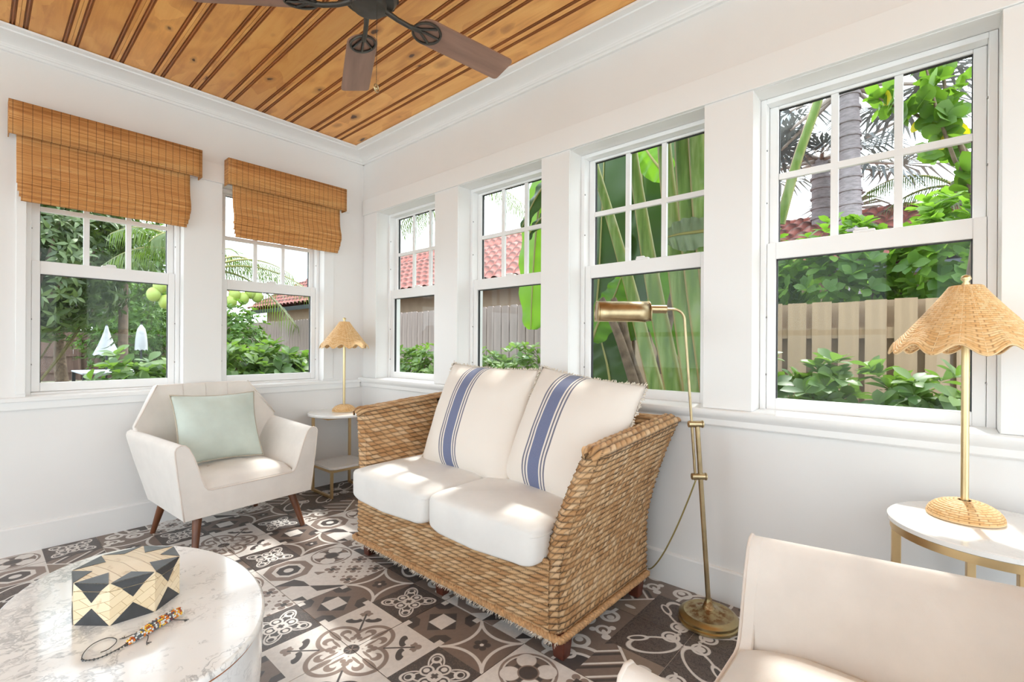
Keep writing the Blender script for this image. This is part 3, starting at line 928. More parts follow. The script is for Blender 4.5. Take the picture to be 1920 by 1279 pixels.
def pillow_pts(w, h, th, n=36, pinch=.06, seed=0, wr=.004):
    u = np.linspace(-1, 1, n+1)[:, None]*np.ones(n+1)[None]; v = np.linspace(-1, 1, n+1)[None]*np.ones(n+1)[:, None]
    prof = ((1-u**4)*(1-v**4))
    z = th*np.clip(prof, 0, 1)**.62*(.55+.45*np.sqrt(np.clip((1-u*u)*(1-v*v), 0, 1)))
    x = w/2*u*(1-pinch*(1-v*v)*np.abs(u)**2); y = h/2*v*(1-pinch*(1-u*u)*np.abs(v)**2)
    rs = np.random.RandomState(seed); p = rs.uniform(0, 6, 6)
    rip = wr*(np.sin(u*9+v*5+p[0])+np.sin(v*11-u*4+p[1])*.7)*prof*(np.abs(u)**2+np.abs(v)**2)
    return x, y, z, rip
def pillow(name, mat, w, h, th, pinch=.06, seed=0, wr=.004):
    x, y, z, rip = pillow_pts(w, h, th, 36, pinch, seed, wr)
    mb = MB(); mb.grid(st(x, y, z+rip)); mb.grid(st(x, y, -z*.8)[:, ::-1])
    me_o = mb.build(name, mat, None, smooth=180)
    bm = bmesh.new(); bm.from_mesh(me_o.data); bmesh.ops.remove_doubles(bm, verts=bm.verts, dist=1e-4); bmesh.ops.recalc_face_normals(bm, faces=bm.faces); bm.to_mesh(me_o.data); bm.free(); finish(me_o.data, 180)
    return me_o
def pose(o, loc, right, upv):
    """local x -> right, local y -> up, local z -> towards the viewer"""
    r = Vector(right).normalized(); u = Vector(upv); u = (u-r*u.dot(r)).normalized(); n = r.cross(u)
    o.matrix_world = Matrix(((r.x, u.x, n.x, loc[0]), (r.y, u.y, n.y, loc[1]), (r.z, u.z, n.z, loc[2]), (0, 0, 0, 1)))
def fringe(parent, w, h, seed, edges):
    mb = MB(); rs = np.random.RandomState(seed)
    for e in edges:
        for k in range(190):
            t = rs.uniform(-1, 1); l = rs.uniform(.005, .012)
            if e == 'r': p = (w/2*(1-.06*(1-t*t)), h/2*t, 0); d = (1, 0)
            elif e == 'l': p = (-w/2*(1-.06*(1-t*t)), h/2*t, 0); d = (-1, 0)
            elif e == 't': p = (w/2*t, h/2*(1-.06*(1-t*t)), 0); d = (0, 1)
            else: p = (w/2*t, -h/2*(1-.06*(1-t*t)), 0); d = (0, -1)
            j = rs.uniform(-.6, .6, 3)
            q = (p[0]+l*(d[0]+j[0]*.7), p[1]+l*(d[1]+j[1]*.7), l*j[2]*1.3)
            m_ = (p[0]+l*.5*(d[0]+j[1]*.8), p[1]+l*.5*(d[1]+j[0]*.8), l*j[2]*.9+.002)
            mb.tube([p, m_, q], [.0026, .0024, .0018], 4)
    o = mb.build('fringe', M['fringe'], parent, fix=False, smooth=180); o['kind'] = 'stuff'
p1_ = pillow('throw_pillow', M['stripe'], .68, .61, .125, .045, 1)
pose(p1_, (-.385, -1.782, .722), (-.03, -1, -.02), (.40, 0.02, 1))
tag(p1_, 'cream fringed pillow with blue grain-sack stripes, the one nearer the room corner', 'pillow', 'striped pillows on the loveseat')
fringe(p1_, .68, .61, 1, 'rltb')
p2_ = pillow('throw_pillow', M['stripe'], .61, .60, .125, .045, 2)
pose(p2_, (-.385, -2.380, .708), (-.10, -1, -.10), (.42, -.14, 1))
tag(p2_, 'cream fringed pillow with blue grain-sack stripes, the one nearer the brass floor lamp', 'pillow', 'striped pillows on the loveseat')
fringe(p2_, .62, .60, 2, 'rltb')

# ================================================================== ARMCHAIRS
def armchair(label, loc, rz, group='cream armchairs'):
    root = empty('armchair', loc, rz, label, 'armchair', group)
    half = [(.345, .208), (.358, .30), (.374, .43), (.387, .55), (.388, .575), (.380, .593), (.362, .602), (.343, .598), (.326, .580), (.305, .535), (.285, .475), (.265, .408), (.250, .368), (.236, .350), (.215, .344)]
    full = half + [(-p, z) for p, z in reversed(half)]
    mb = MB(); mb.prism(full, -.335, -.300, 'y'); mb.build('front_panel', M['velvet'], root, smooth=40, bevel=.004)
    mb = MB(); mb.tube([(p, -.333, z) for p, z in half] + [(-p, -.333, z) for p, z in reversed(half)], .0042, 6); mb.build('piping', M['velvet_pipe'], root, smooth=180)
    for sx in (1, -1):
        sec = [(.344, .208), (.355, .29), (.374, .43), (.387, .55), (.3875, .575), (.380, .592), (.362, .6015), (.343, .5975), (.326, .5795), (.305, .5345), (.285, .4745), (.265, .4075), (.255, .33), (.25, .25), (.25, .208)]
        ys = [-.322, -.18, -.02, .12, .255]
        A = np.zeros((len(ys), len(sec)+1, 3))
        for i, yv in enumerate(ys):
            w = (yv+.322)/.58
            for j, (p, z) in enumerate(sec + sec[:1]):
                h = (z-.208)/.39
                A[i, j] = (sx*(p+.038*w*h-.02*w*(1-h)), yv+.03*h*w, z+.022*w*h)
        mb = MB(); mb.grid(A); mb.add(A[0, :-1], [tuple(range(len(sec)))]); mb.add(A[-1, :-1], [tuple(range(len(sec)))])
        mb.build('arm', M['velvet'], root, smooth=45)
    # seat: crowned cushion
    n = 24
    u = np.linspace(-1, 1, n+1)[:, None]*np.ones(n+1)[None]; v = np.linspace(-1, 1, n+1)[None]*np.ones(n+1)[:, None]
    wid = .228+.045*np.clip((v+1)/.5, 0, 1)**.7
    z = .352+.062*(np.clip(1-np.abs(u)**3.2, 0, 1)**.6)*(np.clip(1-np.abs(np.minimum(v, 0.35)+.0)**3.5, 0, 1)**.6)
    for bx_ in (-.11, .11):
        for by_ in (-.02, .13):
            z = z-.014*np.exp(-(((u*wid-bx_)/.028)**2+((v*.25-.06-by_)/.028)**2))
    A = st(u*wid, -.06+v*.262+.0*u, z); A2 = A.copy(); A2[..., 2] = .26
    mb = MB(); mb.grid(A)
    ring = [A[i, 0] for i in range(n+1)] + [A[n, j] for j in range(1, n+1)] + [A[i, n] for i in range(n-1, -1, -1)] + [A[0, j] for j in range(n-1, 0, -1)]
    m_ = len(ring); mb.add(ring + [(p[0], p[1], .22) for p in ring], [(i, (i+1) % m_, m_+(i+1) % m_, m_+i) for i in range(m_)])
    seat = mb.build('seat', M['velvet'], root, smooth=60)
    for bx_ in (-.11, .11):
        for by_ in (-.02, .13):
            b2 = MB(); b2.sphere((bx_, by_, .400), (.009, .009, .005), 10, 6); b2.build('button', M['velvet_pipe'], seat, smooth=180)
    mb = MB(); mb.box2((-.25, -.28, .208), (.25, .25, .30)); mb.build('seat_base', M['velvet'], root, bevel=.004)
    # backrest: flat centre with wings folded forward
    K = [(-.265, .318, .870), (.265, .318, .870), (.405, .215, .642), (.395, .200, .602), (.285, .205, .30), (-.285, .205, .30), (-.395, .200, .602), (-.405, .215, .642),
         (.215, .285, .64), (-.215, .285, .64), (.20, .225, .36), (-.20, .225, .36)]
    F = [(0, 1, 8, 9), (9, 8, 10, 11), (1, 2, 8), (2, 3, 8), (3, 4, 10, 8), (0, 9, 7), (7, 9, 6), (6, 9, 11, 5), (11, 10, 4, 5)]
    back = [(p[0]*1.0, p[1]+.068-.025*(abs(p[0]) > .35), p[2]-.004) for p in K]
    mb = MB(); nK = len(K); mb.add(K + back, F + [tuple(reversed([i+nK for i in f])) for f in F])
    rim = [0, 1, 2, 3, 4, 5, 6, 7]
    mb.add([K[i] for i in rim] + [back[i] for i in rim], [(i, (i+1) % 8, 8+(i+1) % 8, 8+i) for i in range(8)])
    o = mb.build('backrest', M['velvet'], root, smooth=30)
    bm = bmesh.new(); bm.from_mesh(o.data); bmesh.ops.remove_doubles(bm, verts=bm.verts, dist=1e-5); bmesh.ops.recalc_face_normals(bm, faces=bm.faces); bm.to_mesh(o.data); bm.free(); finish(o.data, 40)
    bv = o.modifiers.new('bevel', 'BEVEL'); bv.width = .016; bv.segments = 4; bv.limit_method = 'ANGLE'; bv.angle_limit = math.radians(20)
    for xx in (-.13, 0, .13):
        b3 = MB(); b3.tube([(xx, .3145, .864), (xx, .283, .645), (xx*.95, .228, .40)], .0022, 5); b3.build('seam', M['velvet'], o, smooth=180)
    for sx in (1, -1):
        b4 = MB(); b4.tube([(sx*.262, .313, .868), (sx*.401, .211, .644)], .0035, 6); b4.build('piping', M['velvet_pipe'], o, smooth=180)
    for sx, sy in ((1, -1), (-1, -1), (1, 1), (-1, 1)):
        top = (sx*.255, -.255 if sy < 0 else .20, .225); bot = (sx*.298, -.330 if sy < 0 else .262, 0)
        lb = MB(); lb.tube([bot, top], [.0135, .0245], 16); lb.build('leg', M['walnut'], root, smooth=40)
    return root
ch1 = armchair('cream upholstered armchair with walnut legs below the bamboo blinds', (-1.165, -.415, 0), math.radians(5.5))
ch2 = copy_tree(ch1); ch2.location = (-1.125, -3.592, 0); ch2.rotation_euler = (0, 0, PI)
ch2['label'] = 'cream upholstered armchair in the foreground cut off by the picture edge'
sg = pillow('throw_pillow', M['sage'], .475, .43, .085, .085, 5, .009)
pose(sg, (-1.192, -.345, .612), (1, .06, -.02), (-.12, .40, 1))
tag(sg, 'pale sage green square cushion with taupe piping leaning in the armchair', 'pillow')
x, y, z, rip = pillow_pts(.475, .43, .085, 36, .085)
ring = [(x[i, 0], y[i, 0], 0) for i in range(37)] + [(x[36, j], y[36, j], 0) for j in range(1, 37)] + [(x[i, 36], y[i, 36], 0) for i in range(35, -1, -1)] + [(x[0, j], y[0, j], 0) for j in range(35, 0, -1)]
mb = MB(); mb.tube(ring, .0048, 6, closed=True); mb.build('piping', M['sage_trim'], sg, smooth=180)

# ================================================================== BAMBOO BLINDS
def bamboo_mat():
    m, t, b = new_mat('bamboo_slats')
    sp = t.nodes.new('ShaderNodeSeparateXYZ'); t.links.new(objco(t), sp.inputs[0])
    uvn = t.nodes.new('ShaderNodeUVMap'); uvn.uv_map = 'len'
    su = t.nodes.new('ShaderNodeSeparateXYZ'); t.links.new(uvn.outputs[0], su.inputs[0])
    x, z = X(t, su.outputs[0]), X(t, su.outputs[1])       # metres along and down the cloth
    slat = z*210.0
    k = slat._op('FLOOR')
    cv = t.nodes.new('ShaderNodeCombineXYZ'); t.links.new((x*2.2 + k*7.31).k, cv.inputs[0]); t.links.new((k*3.7).k, cv.inputs[1])
    n = X(t, noise(t, cv.outputs[0], 1.6, 2, .5))
    c = ramp(t, n, [(.25, s2l((176, 112, 54))), (.42, s2l((214, 148, 82))), (.55, s2l((230, 168, 100))), (.75, s2l((244, 196, 132)))])
    gapm = (slat.frac()-.5).abs().gt(.38, .08)
    c = mixc(t, gapm*.55, c, s2l((104, 58, 24)))
    thr = ((x/.036).frac()-.5).abs().lt(.040, .015)
    c = mixc(t, thr*.7, c, s2l((96, 62, 36)))
    dark = n.gt(.70, .02)*X(t, noise(t, cv.outputs[0], 5, 2)).gt(.55, .04)
    c = mixc(t, dark*.8, c, s2l((90, 54, 30)))
    t.links.new(c, b.inputs['Base Color']); b.inputs['Roughness'].default_value = .6
    bump(t, b, 1.0-((slat.frac()-.5).abs()*2.0), .8, .0018)
    return m
M['bamboo'] = bamboo_mat()
def cloth_strip(prof, x0, x1, mat, parent, name, thick=.004):
    """profile in (y,z) top to bottom, extruded along x; uv 'len' holds metres"""
    pr = np.array(prof, float)
    L = np.r_[0, np.cumsum(np.hypot(*np.diff(pr, axis=0).T))]
    nx = 24
    vs = []; uv = []
    rs = np.random.RandomState(int(abs(x0)*100))
    for i in range(nx+1):
        x = x0+(x1-x0)*i/nx
        for (yy, zz), l in zip(pr, L):
            vs.append((x, yy, zz)); uv.append((x, l))
    n = len(pr)
    fs = np.array([(i*n+j, (i+1)*n+j, (i+1)*n+j+1, i*n+j+1) for i in range(nx) for j in range(n-1)])
    me = arr_mesh(name, np.array(vs), fs, mat, 60)
    ul = me.uv_layers.new(name='len'); lv = np.zeros(len(me.loops), np.int32); me.loops.foreach_get('vertex_index', lv)
    ul.data.foreach_set('uv', np.array(uv)[lv].ravel())
    o = inst(name, me, parent)
    so = o.modifiers.new('thick', 'SOLIDIFY'); so.thickness = thick; so.offset = 0
    return o
def blind(label, vx0, vx1, sx0, sx1, zb):
    root = empty('bamboo_blind', ((vx0+vx1)/2, -.05, 2.2), 0, label, 'blind', 'bamboo roman blinds')
    cx, cy, cz = (vx0+vx1)/2, -.05, 2.2
    yf = -.100
    pr = [(yf-cy, 2.366-cz), (yf-cy, 2.19-cz)]
    cloth_strip(pr, vx0-cx, vx1-cx, M['bamboo'], root, 'valance')
    for xx in (vx0, vx1):      # returns at both ends: turned strip
        o = cloth_strip([(0, .083), (0, -.093)], -.039, .039, M['bamboo'], root, 'valance_return')
        o.location = (xx-cx, -.0615+.05, .083); o.rotation_euler = (0, 0, PI/2)
    mb = MB(); mb.box2((vx0-cx+.004, -.046, .135), (vx1-cx-.004, .0295, .160)); mb.build('head_rail', M['pinegroove'], root)
    # hanging cloth: straight then bulging into stacked folds
    ys = -.062
    pts = [(ys, 2.33), (ys, 2.20), (ys-.004, zb+.235), (ys-.012, zb+.195), (ys-.027, zb+.150), (ys-.030, zb+.112), (ys-.022, zb+.094), (ys-.016, zb+.088)]
    pts = [(p-cy, q-cz) for p, q in pts]
    cloth_strip(pts, sx0-cx, sx1-cx, M['bamboo'], root, 'shade_cloth')
    for k, (zt, zl, bul, inset) in enumerate(((.105, .052, .022, .004), (.070, .024, .016, .010), (.042, .002, .010, .017))):
        pf = [(ys+.004, zb+zt), (ys-bul*.55, zb+zt-.010), (ys-bul, zb+(zt+zl)/2), (ys-bul*.75, zb+zl+.006), (ys, zb+zl)]
        cloth_strip([(p-cy, q-cz) for p, q in pf], sx0-cx+inset, sx1-cx-inset, M['bamboo'], root, 'fold')
    return root
blind('bamboo roman blind on the window behind the armchair, left of the two blinds', -2.076, -1.221, -2.048, -1.278, 1.860)
blind('bamboo roman blind nearest the room corner, right of the two blinds', -1.066, -.212, -1.030, -.250, 1.848)

# ================================================================== RATTAN LAMPS
def rattan_lamp(label, loc, rz=0):
    root = empty('table_lamp', loc, rz, label, 'table lamp', 'rattan table lamps')
    # domed woven base
    def PBs(u, v):
        a = u*2*PI; ph = v*PI/2*.93
        r = .084*np.cos(ph*.97)+.002; z = .006+.046*np.sin(ph)
        return st(r*np.cos(a), r*np.sin(a), z)
    inst('base', weave(PBs, num_normal(PBs), .52, .095, .0080, .0208, .0024, 0, gapw=1.7, jit=0.0, res=.0030, shift=.5, seed=1, mats=M['rattan'], name='base'), root)
    mb = MB(); mb.tube([(.085*math.cos(a), .085*math.sin(a), .004) for a in np.linspace(0, 2*PI, 41)[:-1]], .0034, 6, closed=True); mb.build('base_ring', pbr('pale_cane', s2l((236, 204, 156)), .5), root, smooth=180)
    mb = MB(); mb.lathe([(.0095, .045), (.0095, .70), (.004, .70), (.004, .715)], 16); mb.build('pole', M['polebrass'], root, smooth=40)
    # scalloped cone shade with radial ribs
    NS = 10
    def PS(u, v):
        a = u*2*PI
        t = v
        zt, zb = .690, .502
        r = .035+(.176-.035)*(t**1.06)
        lob = np.cos(a*NS)
        z = zt-(zt-zb)*t - .015*lob*np.clip((t-.45)/.55, 0, 1)**2
        r = r*(1+.035*lob*t**1.5)
        return st(r*np.cos(a), r*np.sin(a), z)
    me = weave(PS, num_normal(PS, -1), 1.10, .235, .0078, .0275, .0020, 0, gapw=1.8, jit=0.0, res=.0040, shift=.5, seed=2, mats=M['rattan'], name='shade')
    sh = inst('shade', me, root)
    so = sh.modifiers.new('thick', 'SOLIDIFY'); so.thickness = .002
    cane = bpy.data.materials.get('pale_cane')
    rim = MB(); A = np.linspace(0, 1, 121)[:-1]; pr = PS(A, np.ones_like(A)); rim.tube(pr, .0026, 6, closed=True); rim.build('rim', cane, sh, smooth=180)
    for k in range(20):
        rb_ = MB(); tv = np.linspace(0, 1, 9); pp = PS(np.full(9, k/20.0), tv); nn = num_normal(PS, -1)(np.full(9, k/20.0), tv)
        rb_.tube(pp+nn*.0018, .0021, 5); rb_.build('rib', cane, sh, smooth=180, fix=False)
    mb = MB(); mb.lathe([(.0, .688), (.037, .688), (.035, .693), (.0, .695)], 24); mb.build('cap', M['rattan'], sh)
    mb = MB(); mb.lathe([(.004, .694), (.010, .698), (.006, .704), (.013, .712), (.010, .722), (.0, .726)], 16); mb.build('finial', M['polebrass'], root, smooth=180)
    return root
lm1 = rattan_lamp('rattan lamp with scalloped shade in the room corner beside the armchair', (-.289, -.216, .604))
lm2 = copy_tree(lm1); lm2.location = (-.228, -3.704, .614); lm2.rotation_euler = (0, 0, .2)
lm2['label'] = 'rattan lamp with scalloped shade at the right edge of the picture'

# ================================================================== SIDE TABLES
tb1 = empty('side_table', (-.315, -.225, 0), 0, 'two-tier gold side table with round white top in the room corner', 'side table')
mb = MB(); mb.lathe([(.0, .584), (.236, .584), (.242, .588), (.242, .600), (.238, .604), (0, .604)], 64); mb.build('table_top', M['marble_top'], tb1, smooth=35)
mb = MB()
pl = []
w, d0, d1, rr = .163, -.160, .150, .05
for cxy, a0 in (((w-rr, d0+rr), -90), ((w-.01, d1-.01), 0), ((-w+.01, d1-.01), 90), ((-w+rr, d0+rr), 180)):
    rad = rr if cxy[1] < 0 else .01
    for q in range(7):
        a = math.radians(a0+q*15); pl.append((cxy[0]+rad*math.cos(a), cxy[1]+rad*math.sin(a)))
mb.prism(pl, .205, .222, 'z'); mb.build('lower_shelf', M['marble_top'], tb1, bevel=.003)
q = .009
def bar(mb, a, b): 
    lo = [min(a[k], b[k])-q for k in range(3)]; hi = [max(a[k], b[k])+q for k in range(3)]; mb.box2(lo, hi)
for sx in (-1, 1):
    X_ = sx*.152
    mb = MB(); bar(mb, (X_, .145, .0095), (X_, .145, .574)); mb.build('tall_leg', M['gold'], tb1, bevel=.0015)
    mb = MB(); bar(mb, (X_, -.145, .0095), (X_, -.145, .195)); mb.build('short_leg', M['gold'], tb1, bevel=.0015)
    mb = MB(); bar(mb, (X_, -.126, .0095), (X_, .126, .0095)); mb.build('floor_rail', M['gold'], tb1, bevel=.0015)
    mb = MB(); bar(mb, (X_, -.126, .195), (X_, .126, .195)); mb.build('shelf_rail', M['gold'], tb1, bevel=.0015)
    mb = MB(); bar(mb, (X_, -.09, .574), (X_, .126, .574)); mb.build('top_rail', M['gold'], tb1, bevel=.0015)
mb = MB(); bar(mb, (-.133, -.145, .195), (.133, -.145, .195)); mb.build('shelf_rail', M['gold'], tb1, bevel=.0015)
mb = MB(); bar(mb, (-.133, -.09, .574), (.133, -.09, .574)); mb.build('top_rail', M['gold'], tb1, bevel=.0015)

tb2 = empty('side_table', (-.285, -3.762, 0), 0, 'round white marble side table with gold legs at the right edge', 'side table')
mb = MB(); mb.lathe([(.0, .596), (.232, .596), (.237, .599), (.237, .611), (.233, .614), (0, .614)], 72); mb.build('table_top', M['marble_top'], tb2, smooth=35)
mb = MB(); mb.lathe([(.214, .573), (.230, .573), (.230, .5955), (.214, .5955), (.214, .573)], 72); mb.build('apron_ring', M['gold'], tb2, smooth=35)
for a in (100, 190, 280, 10):
    a = math.radians(a); lx, ly = .216*math.cos(a), .216*math.sin(a)
    mb = MB(); mb.box((lx, ly, .2865), (.022, .022, .573), Matrix.Rotation(a, 3, 'Z')); mb.build('leg', M['gold'], tb2, bevel=.0015)
mb = MB(); mb.lathe([(.200, .06), (.214, .06), (.214, .075), (.200, .075), (.200, .06)], 64); mb.build('lower_ring', M['gold'], tb2, smooth=35)

# ================================================================== BRASS FLOOR LAMP
def rust_brass():
    m, t, b = new_mat('rusty_brass')
    co = objco(t)
    f = X(t, noise(t, co, 28, 5, .7)).gt(.52, .06)
    sp = t.nodes.new('ShaderNodeSeparateXYZ'); t.links.new(co, sp.inputs[0])
    rr = hyp(X(t, sp.outputs[0]), X(t, sp.outputs[1]))
    f = f*rr.lt(.085, .02)*.75
    c = mixc(t, f, (.46, .37, .20), (.22, .075, .02))
    t.links.new(c, b.inputs['Base Color']); b.inputs['Metallic'].default_value = 1.0
    t.links.new((f*.4+.30).k, b.inputs['Roughness'])
    return m
M['brass_rust'] = rust_brass()
FLX, FLY = -.208, -2.952
fl = empty('floor_lamp', (FLX, FLY, 0), 0, 'antique brass pharmacy floor lamp with round base beside the loveseat', 'floor lamp')
mb = MB(); mb.lathe([(.112, 0), (.116, .004), (.116, .012), (.111, .016), (.114, .021), (.114, .030), (.108, .037), (.098, .042), (.094, .0435), (.091, .042), (.040, .052), (.024, .060), (.018, .074), (.013, .092), (.0125, .098), (0, .098)], 64)
mb.build('base', M['brass_rust'], fl, smooth=40)
rtv = V3((math.sin(YAW), -math.cos(YAW), 0))            # image-plane direction, used only for the lean of the pole
lean = lambda z: -rtv*(.050*(z-.09)/.72)
P0, P1 = V3((0,0,.09)), V3((0,0,.815))+lean(.815)
mb = MB(); mb.tube([P0, P1], .0095, 16); mb.build('pole', M['brass'], fl, smooth=40)
side = -rtv*.021
U0, U1 = V3((0,0,.575))+lean(.575)+side, V3((0,0,1.225))+lean(1.0)+side*1.9
bend = [U1 + (V3((0,0,.046))+0) * math.sin(a) + (-rtv*.045)*(1-math.cos(a)) for a in np.linspace(0, PI/2, 9)]
AE = bend[-1] - rtv*.026
mb = MB(); mb.tube([U0, U1]+bend[1:]+[AE], .0052, 12); arm = mb.build('arm', M['brass'], fl, smooth=60)
def clamp(z, k):
    c = V3((0,0,z))+lean(z)
    mb = MB(); mb.tube([c-rtv*.036, c+rtv*.018], .0135, 18); o = mb.build('clamp', M['brass'], fl, smooth=40, bevel=.002)
    mb = MB(); mb.tube([c+rtv*.018, c+rtv*.024], .0155, 18); mb.build('knob', M['brass'], o, smooth=40, bevel=.002)
clamp(.805, 0); clamp(.592, 1)
H0 = AE; H1 = AE-rtv*.078
mb = MB(); mb.tube([H0, H0-rtv*.004, H0-rtv*.004, H1], [.008, .012, .0165, .0165], 20); mb.build('socket', M['brass'], fl, smooth=40, bevel=.001)
# shade: horizontal half-round trough, open below
ax_ = -rtv; upn = V3((0,0,1)); dp = np.cross(ax_, upn)
S0 = H1; LS = .208
arc = np.linspace(-130, 130, 25)
A = np.array([[S0+ax_*l + .052*(upn*math.cos(math.radians(a))*.95+dp*math.sin(math.radians(a))) - upn*.018 for a in arc] for l in np.linspace(0, LS, 5)])
mb = MB(); mb.grid(A)
for e in (0, -1): mb.add(A[e], [tuple(range(25))])
sh = mb.build('shade', M['brass'], fl, smooth=40)
so = sh.modifiers.new('thick', 'SOLIDIFY'); so.thickness = .0015
for e in (0, -1):
    mb = MB(); mb.tube(A[e], .0022, 6); mb.build('shade_rim', M['brass'], sh, smooth=180)
mb = MB(); mb.sphere(S0+ax_*.10-upn*.006, .020, 12, 8); mb.build('bulb', pbr('frosted_bulb', (.85, .84, .82), .4), fl, smooth=180)
cs_ = V3((0,0,.575))+lean(.575)+side
cz = []
e0 = V3((-.215-FLX, -2.66-FLY, .135)) ; 
for t_ in np.linspace(0, 1, 22):
    p = cs_*(1-t_)+V3((.150, .33, .075))*t_; p[2] = cs_[2]*(1-t_)**1.35+.06*(1-(1-t_)**1.35)
    cz.append(p)
mb = MB(); mb.tube(cz, .0032, 6); mb.build('cord', M['cord'], fl, smooth=180)

# ================================================================== COFFEE TABLE AND THINGS ON IT
ZT = .42
ct = empty('coffee_table', (-1.900, -2.025, 0), 0, 'oval white marble coffee table with a drum base in the foreground', 'coffee table')
def oval(a, b, n=96): return [(a*math.cos(2*PI*i/n), b*math.sin(2*PI*i/n)) for i in range(n)]
def oval_loft(mb, secs, n=96):
    A = np.array([[(p[0], p[1], z) for p in oval(a, b, n)] for a, b, z in secs])
    mb.grid(np.transpose(A, (1, 0, 2)), wrap=True); mb.add(A[0], [tuple(range(n))]); mb.add(A[-1], [tuple(range(n))])
mb = MB(); oval_loft(mb, [(.274, .460, .402), (.279, .465, .404), (.280, .466, .409), (.280, .466, .414), (.277, .463, .4185), (.273, .459, .42)]); mb.build('table_top', M['marble'], ct, smooth=40)
mb = MB(); oval_loft(mb, [(.276, .462, .3985), (.276, .462, .402)]); mb.build('copper_band', M['copper'], ct, smooth=40)
mb = MB(); oval_loft(mb, [(.245, .425, 0), (.262, .446, .10), (.272, .458, .25), (.276, .462, .36), (.276, .462, .3985)]); mb.build('drum_base', M['marble_drum'], ct, smooth=40)

def bone_mat():
    m, t, b = new_mat('bone_inlay')
    co = objco(t)
    br = t.nodes.new('ShaderNodeTexBrick'); t.links.new(objco(t, scale=(1, 1, 1), rot=(PI/2, .35, .6)), br.inputs['Vector'])
    br.inputs['Scale'].default_value = 13; br.inputs['Mortar Size'].default_value = .007; br.inputs['Color1'].default_value = (*s2l((238, 222, 192)), 1); br.inputs['Color2'].default_value = (*s2l((228, 208, 172)), 1)
    br.inputs['Mortar'].default_value = (*s2l((186, 158, 118)), 1)
    c = mixc(t, X(t, noise(t, co, 38, 3)).gt(.66, .05)*.55, br.outputs[0], s2l((190, 160, 110)))
    t.links.new(c, b.inputs['Base Color']); b.inputs['Roughness'].default_value = .35
    return m
M['bone'] = bone_mat()
M['horn'] = pbr('black_horn', s2l((62, 64, 67)), .32, var=.2, vscale=40)
bxr = empty('inlay_box', (-1.9115, -2.000, ZT), math.radians(-4), 'octagonal bone and black horn inlaid box on the coffee table', 'box')
R8 = .1185
va = [math.radians(22.5+45*k) for k in range(8)]
def ov(k, r, z): return (r*math.cos(va[k % 8]), r*math.sin(va[k % 8]), z)
mb = MB(); ZL, ZH = .083, .104
mb.add([ov(k, R8, 0) for k in range(8)] + [ov(k, R8, ZL) for k in range(8)], [tuple(range(8))[::-1], tuple(range(8, 16))] + [(k, (k+1) % 8, 8+(k+1) % 8, 8+k) for k in range(8)])
mb.build('body', M['bone'], bxr)
mb = MB(); mb.add([ov(k, R8, ZL+.0012) for k in range(8)] + [ov(k, R8, ZH) for k in range(8)] + [(0, 0, ZH+.006)], [tuple(range(8))[::-1]] + [(k, (k+1) % 8, 8+(k+1) % 8, 8+k) for k in range(8)] + [(8+k, 8+(k+1) % 8, 16) for k in range(8)])
lid = mb.build('lid', M['bone'], bxr)
def inlay(pts, nrm, par):
    n = V3(nrm)/np.linalg.norm(nrm); P3 = [V3(p) for p in pts]; k = len(P3)
    mb = MB(); mb.add([p+n*.0009 for p in P3]+[p-n*.001 for p in P3], [tuple(range(k)), tuple(range(k, 2*k))[::-1]]+[(i, (i+1) % k, k+(i+1) % k, k+i) for i in range(k)])
    mb.build('inlay', M['horn'], par)
for k in range(8):
    a, b_ = V3(ov(k, R8, 0)), V3(ov(k+1, R8, 0)); mid = (a+b_)/2; n = mid/np.linalg.norm(mid)
    inlay([a+(b_-a)*.02, a+(b_-a)*.98, mid+V3((0,0,.042))], n, bxr)
    tz = V3((0,0,ZH))
    inlay([a+(b_-a)*.98+V3((0,0,ZL+.002)), a+(b_-a)*.98+tz, a+(b_-a)*.02+tz, a+(b_-a)*.02+V3((0,0,ZL+.002))][:0] or [a+(b_-a)*.98+tz-V3((0,0,.0005)), a+(b_-a)*.02+tz-V3((0,0,.0005)), a+(b_-a)*.26+V3((0,0,ZL+.0015)), a+(b_-a)*.74+V3((0,0,ZL+.0015))], n, lid)
    inlay([a+(b_-a)*.74+V3((0,0,ZL-.0002)), a+(b_-a)*.26+V3((0,0,ZL-.0002)), mid+V3((0,0,.056))], n, bxr)
    if k % 2 == 0 or True:
        inlay([a+(b_-a)*.03+tz, a+(b_-a)*.97+tz, mid*.66+V3((0,0,ZH+.0022))] if k % 2 else [a+(b_-a)*.03+tz, a+(b_-a)*.97+tz, mid*.55+V3((0,0,ZH+.003))], (0,0,1), lid)

# beaded lizard
liz = empty('beaded_lizard', (-1.90, -2.215, ZT), 0, 'small beaded lizard ornament with curled wire tail on the coffee table', 'ornament')
BC = [pbr('bead_%s' % n_, s2l(c_), .2) for n_, c_ in (('orange', (224, 128, 40)), ('grey', (96, 100, 104)), ('amber', (236, 190, 60)), ('clear', (226, 226, 222)), ('plum', (110, 66, 70)), ('rust', (176, 84, 36)))]
def axis_pt(s): return V3((-.050+.115*s, -.022+.058*s, .007))
mb = MB(); rs = np.random.RandomState(4)
for i in range(30):
    s = i/29.0; R_ = .0035+.0085*math.sin(min(1, s*1.25+.1)*PI*.62)*(1 if s < .9 else .8); c = axis_pt(s); c[2] = R_*.8+.002
    tx = V3((.115, .058, 0)); tx /= np.linalg.norm(tx); nx_ = V3((-tx[1], tx[0], 0))
    for j in range(9):
        a = -.5+j/8*(PI+1.0)
        p = c + nx_*R_*math.cos(a) + V3((0,0,1))*R_*.8*math.sin(a)
        if p[2] < .0025: p[2] = .0025
        band = (i//3) % 3
        mb.sphere(p, .0026, 6, 4, m=int(rs.choice([[0, 2, 5, 3], [1, 3, 1, 4], [0, 1, 2, 3]][band])))
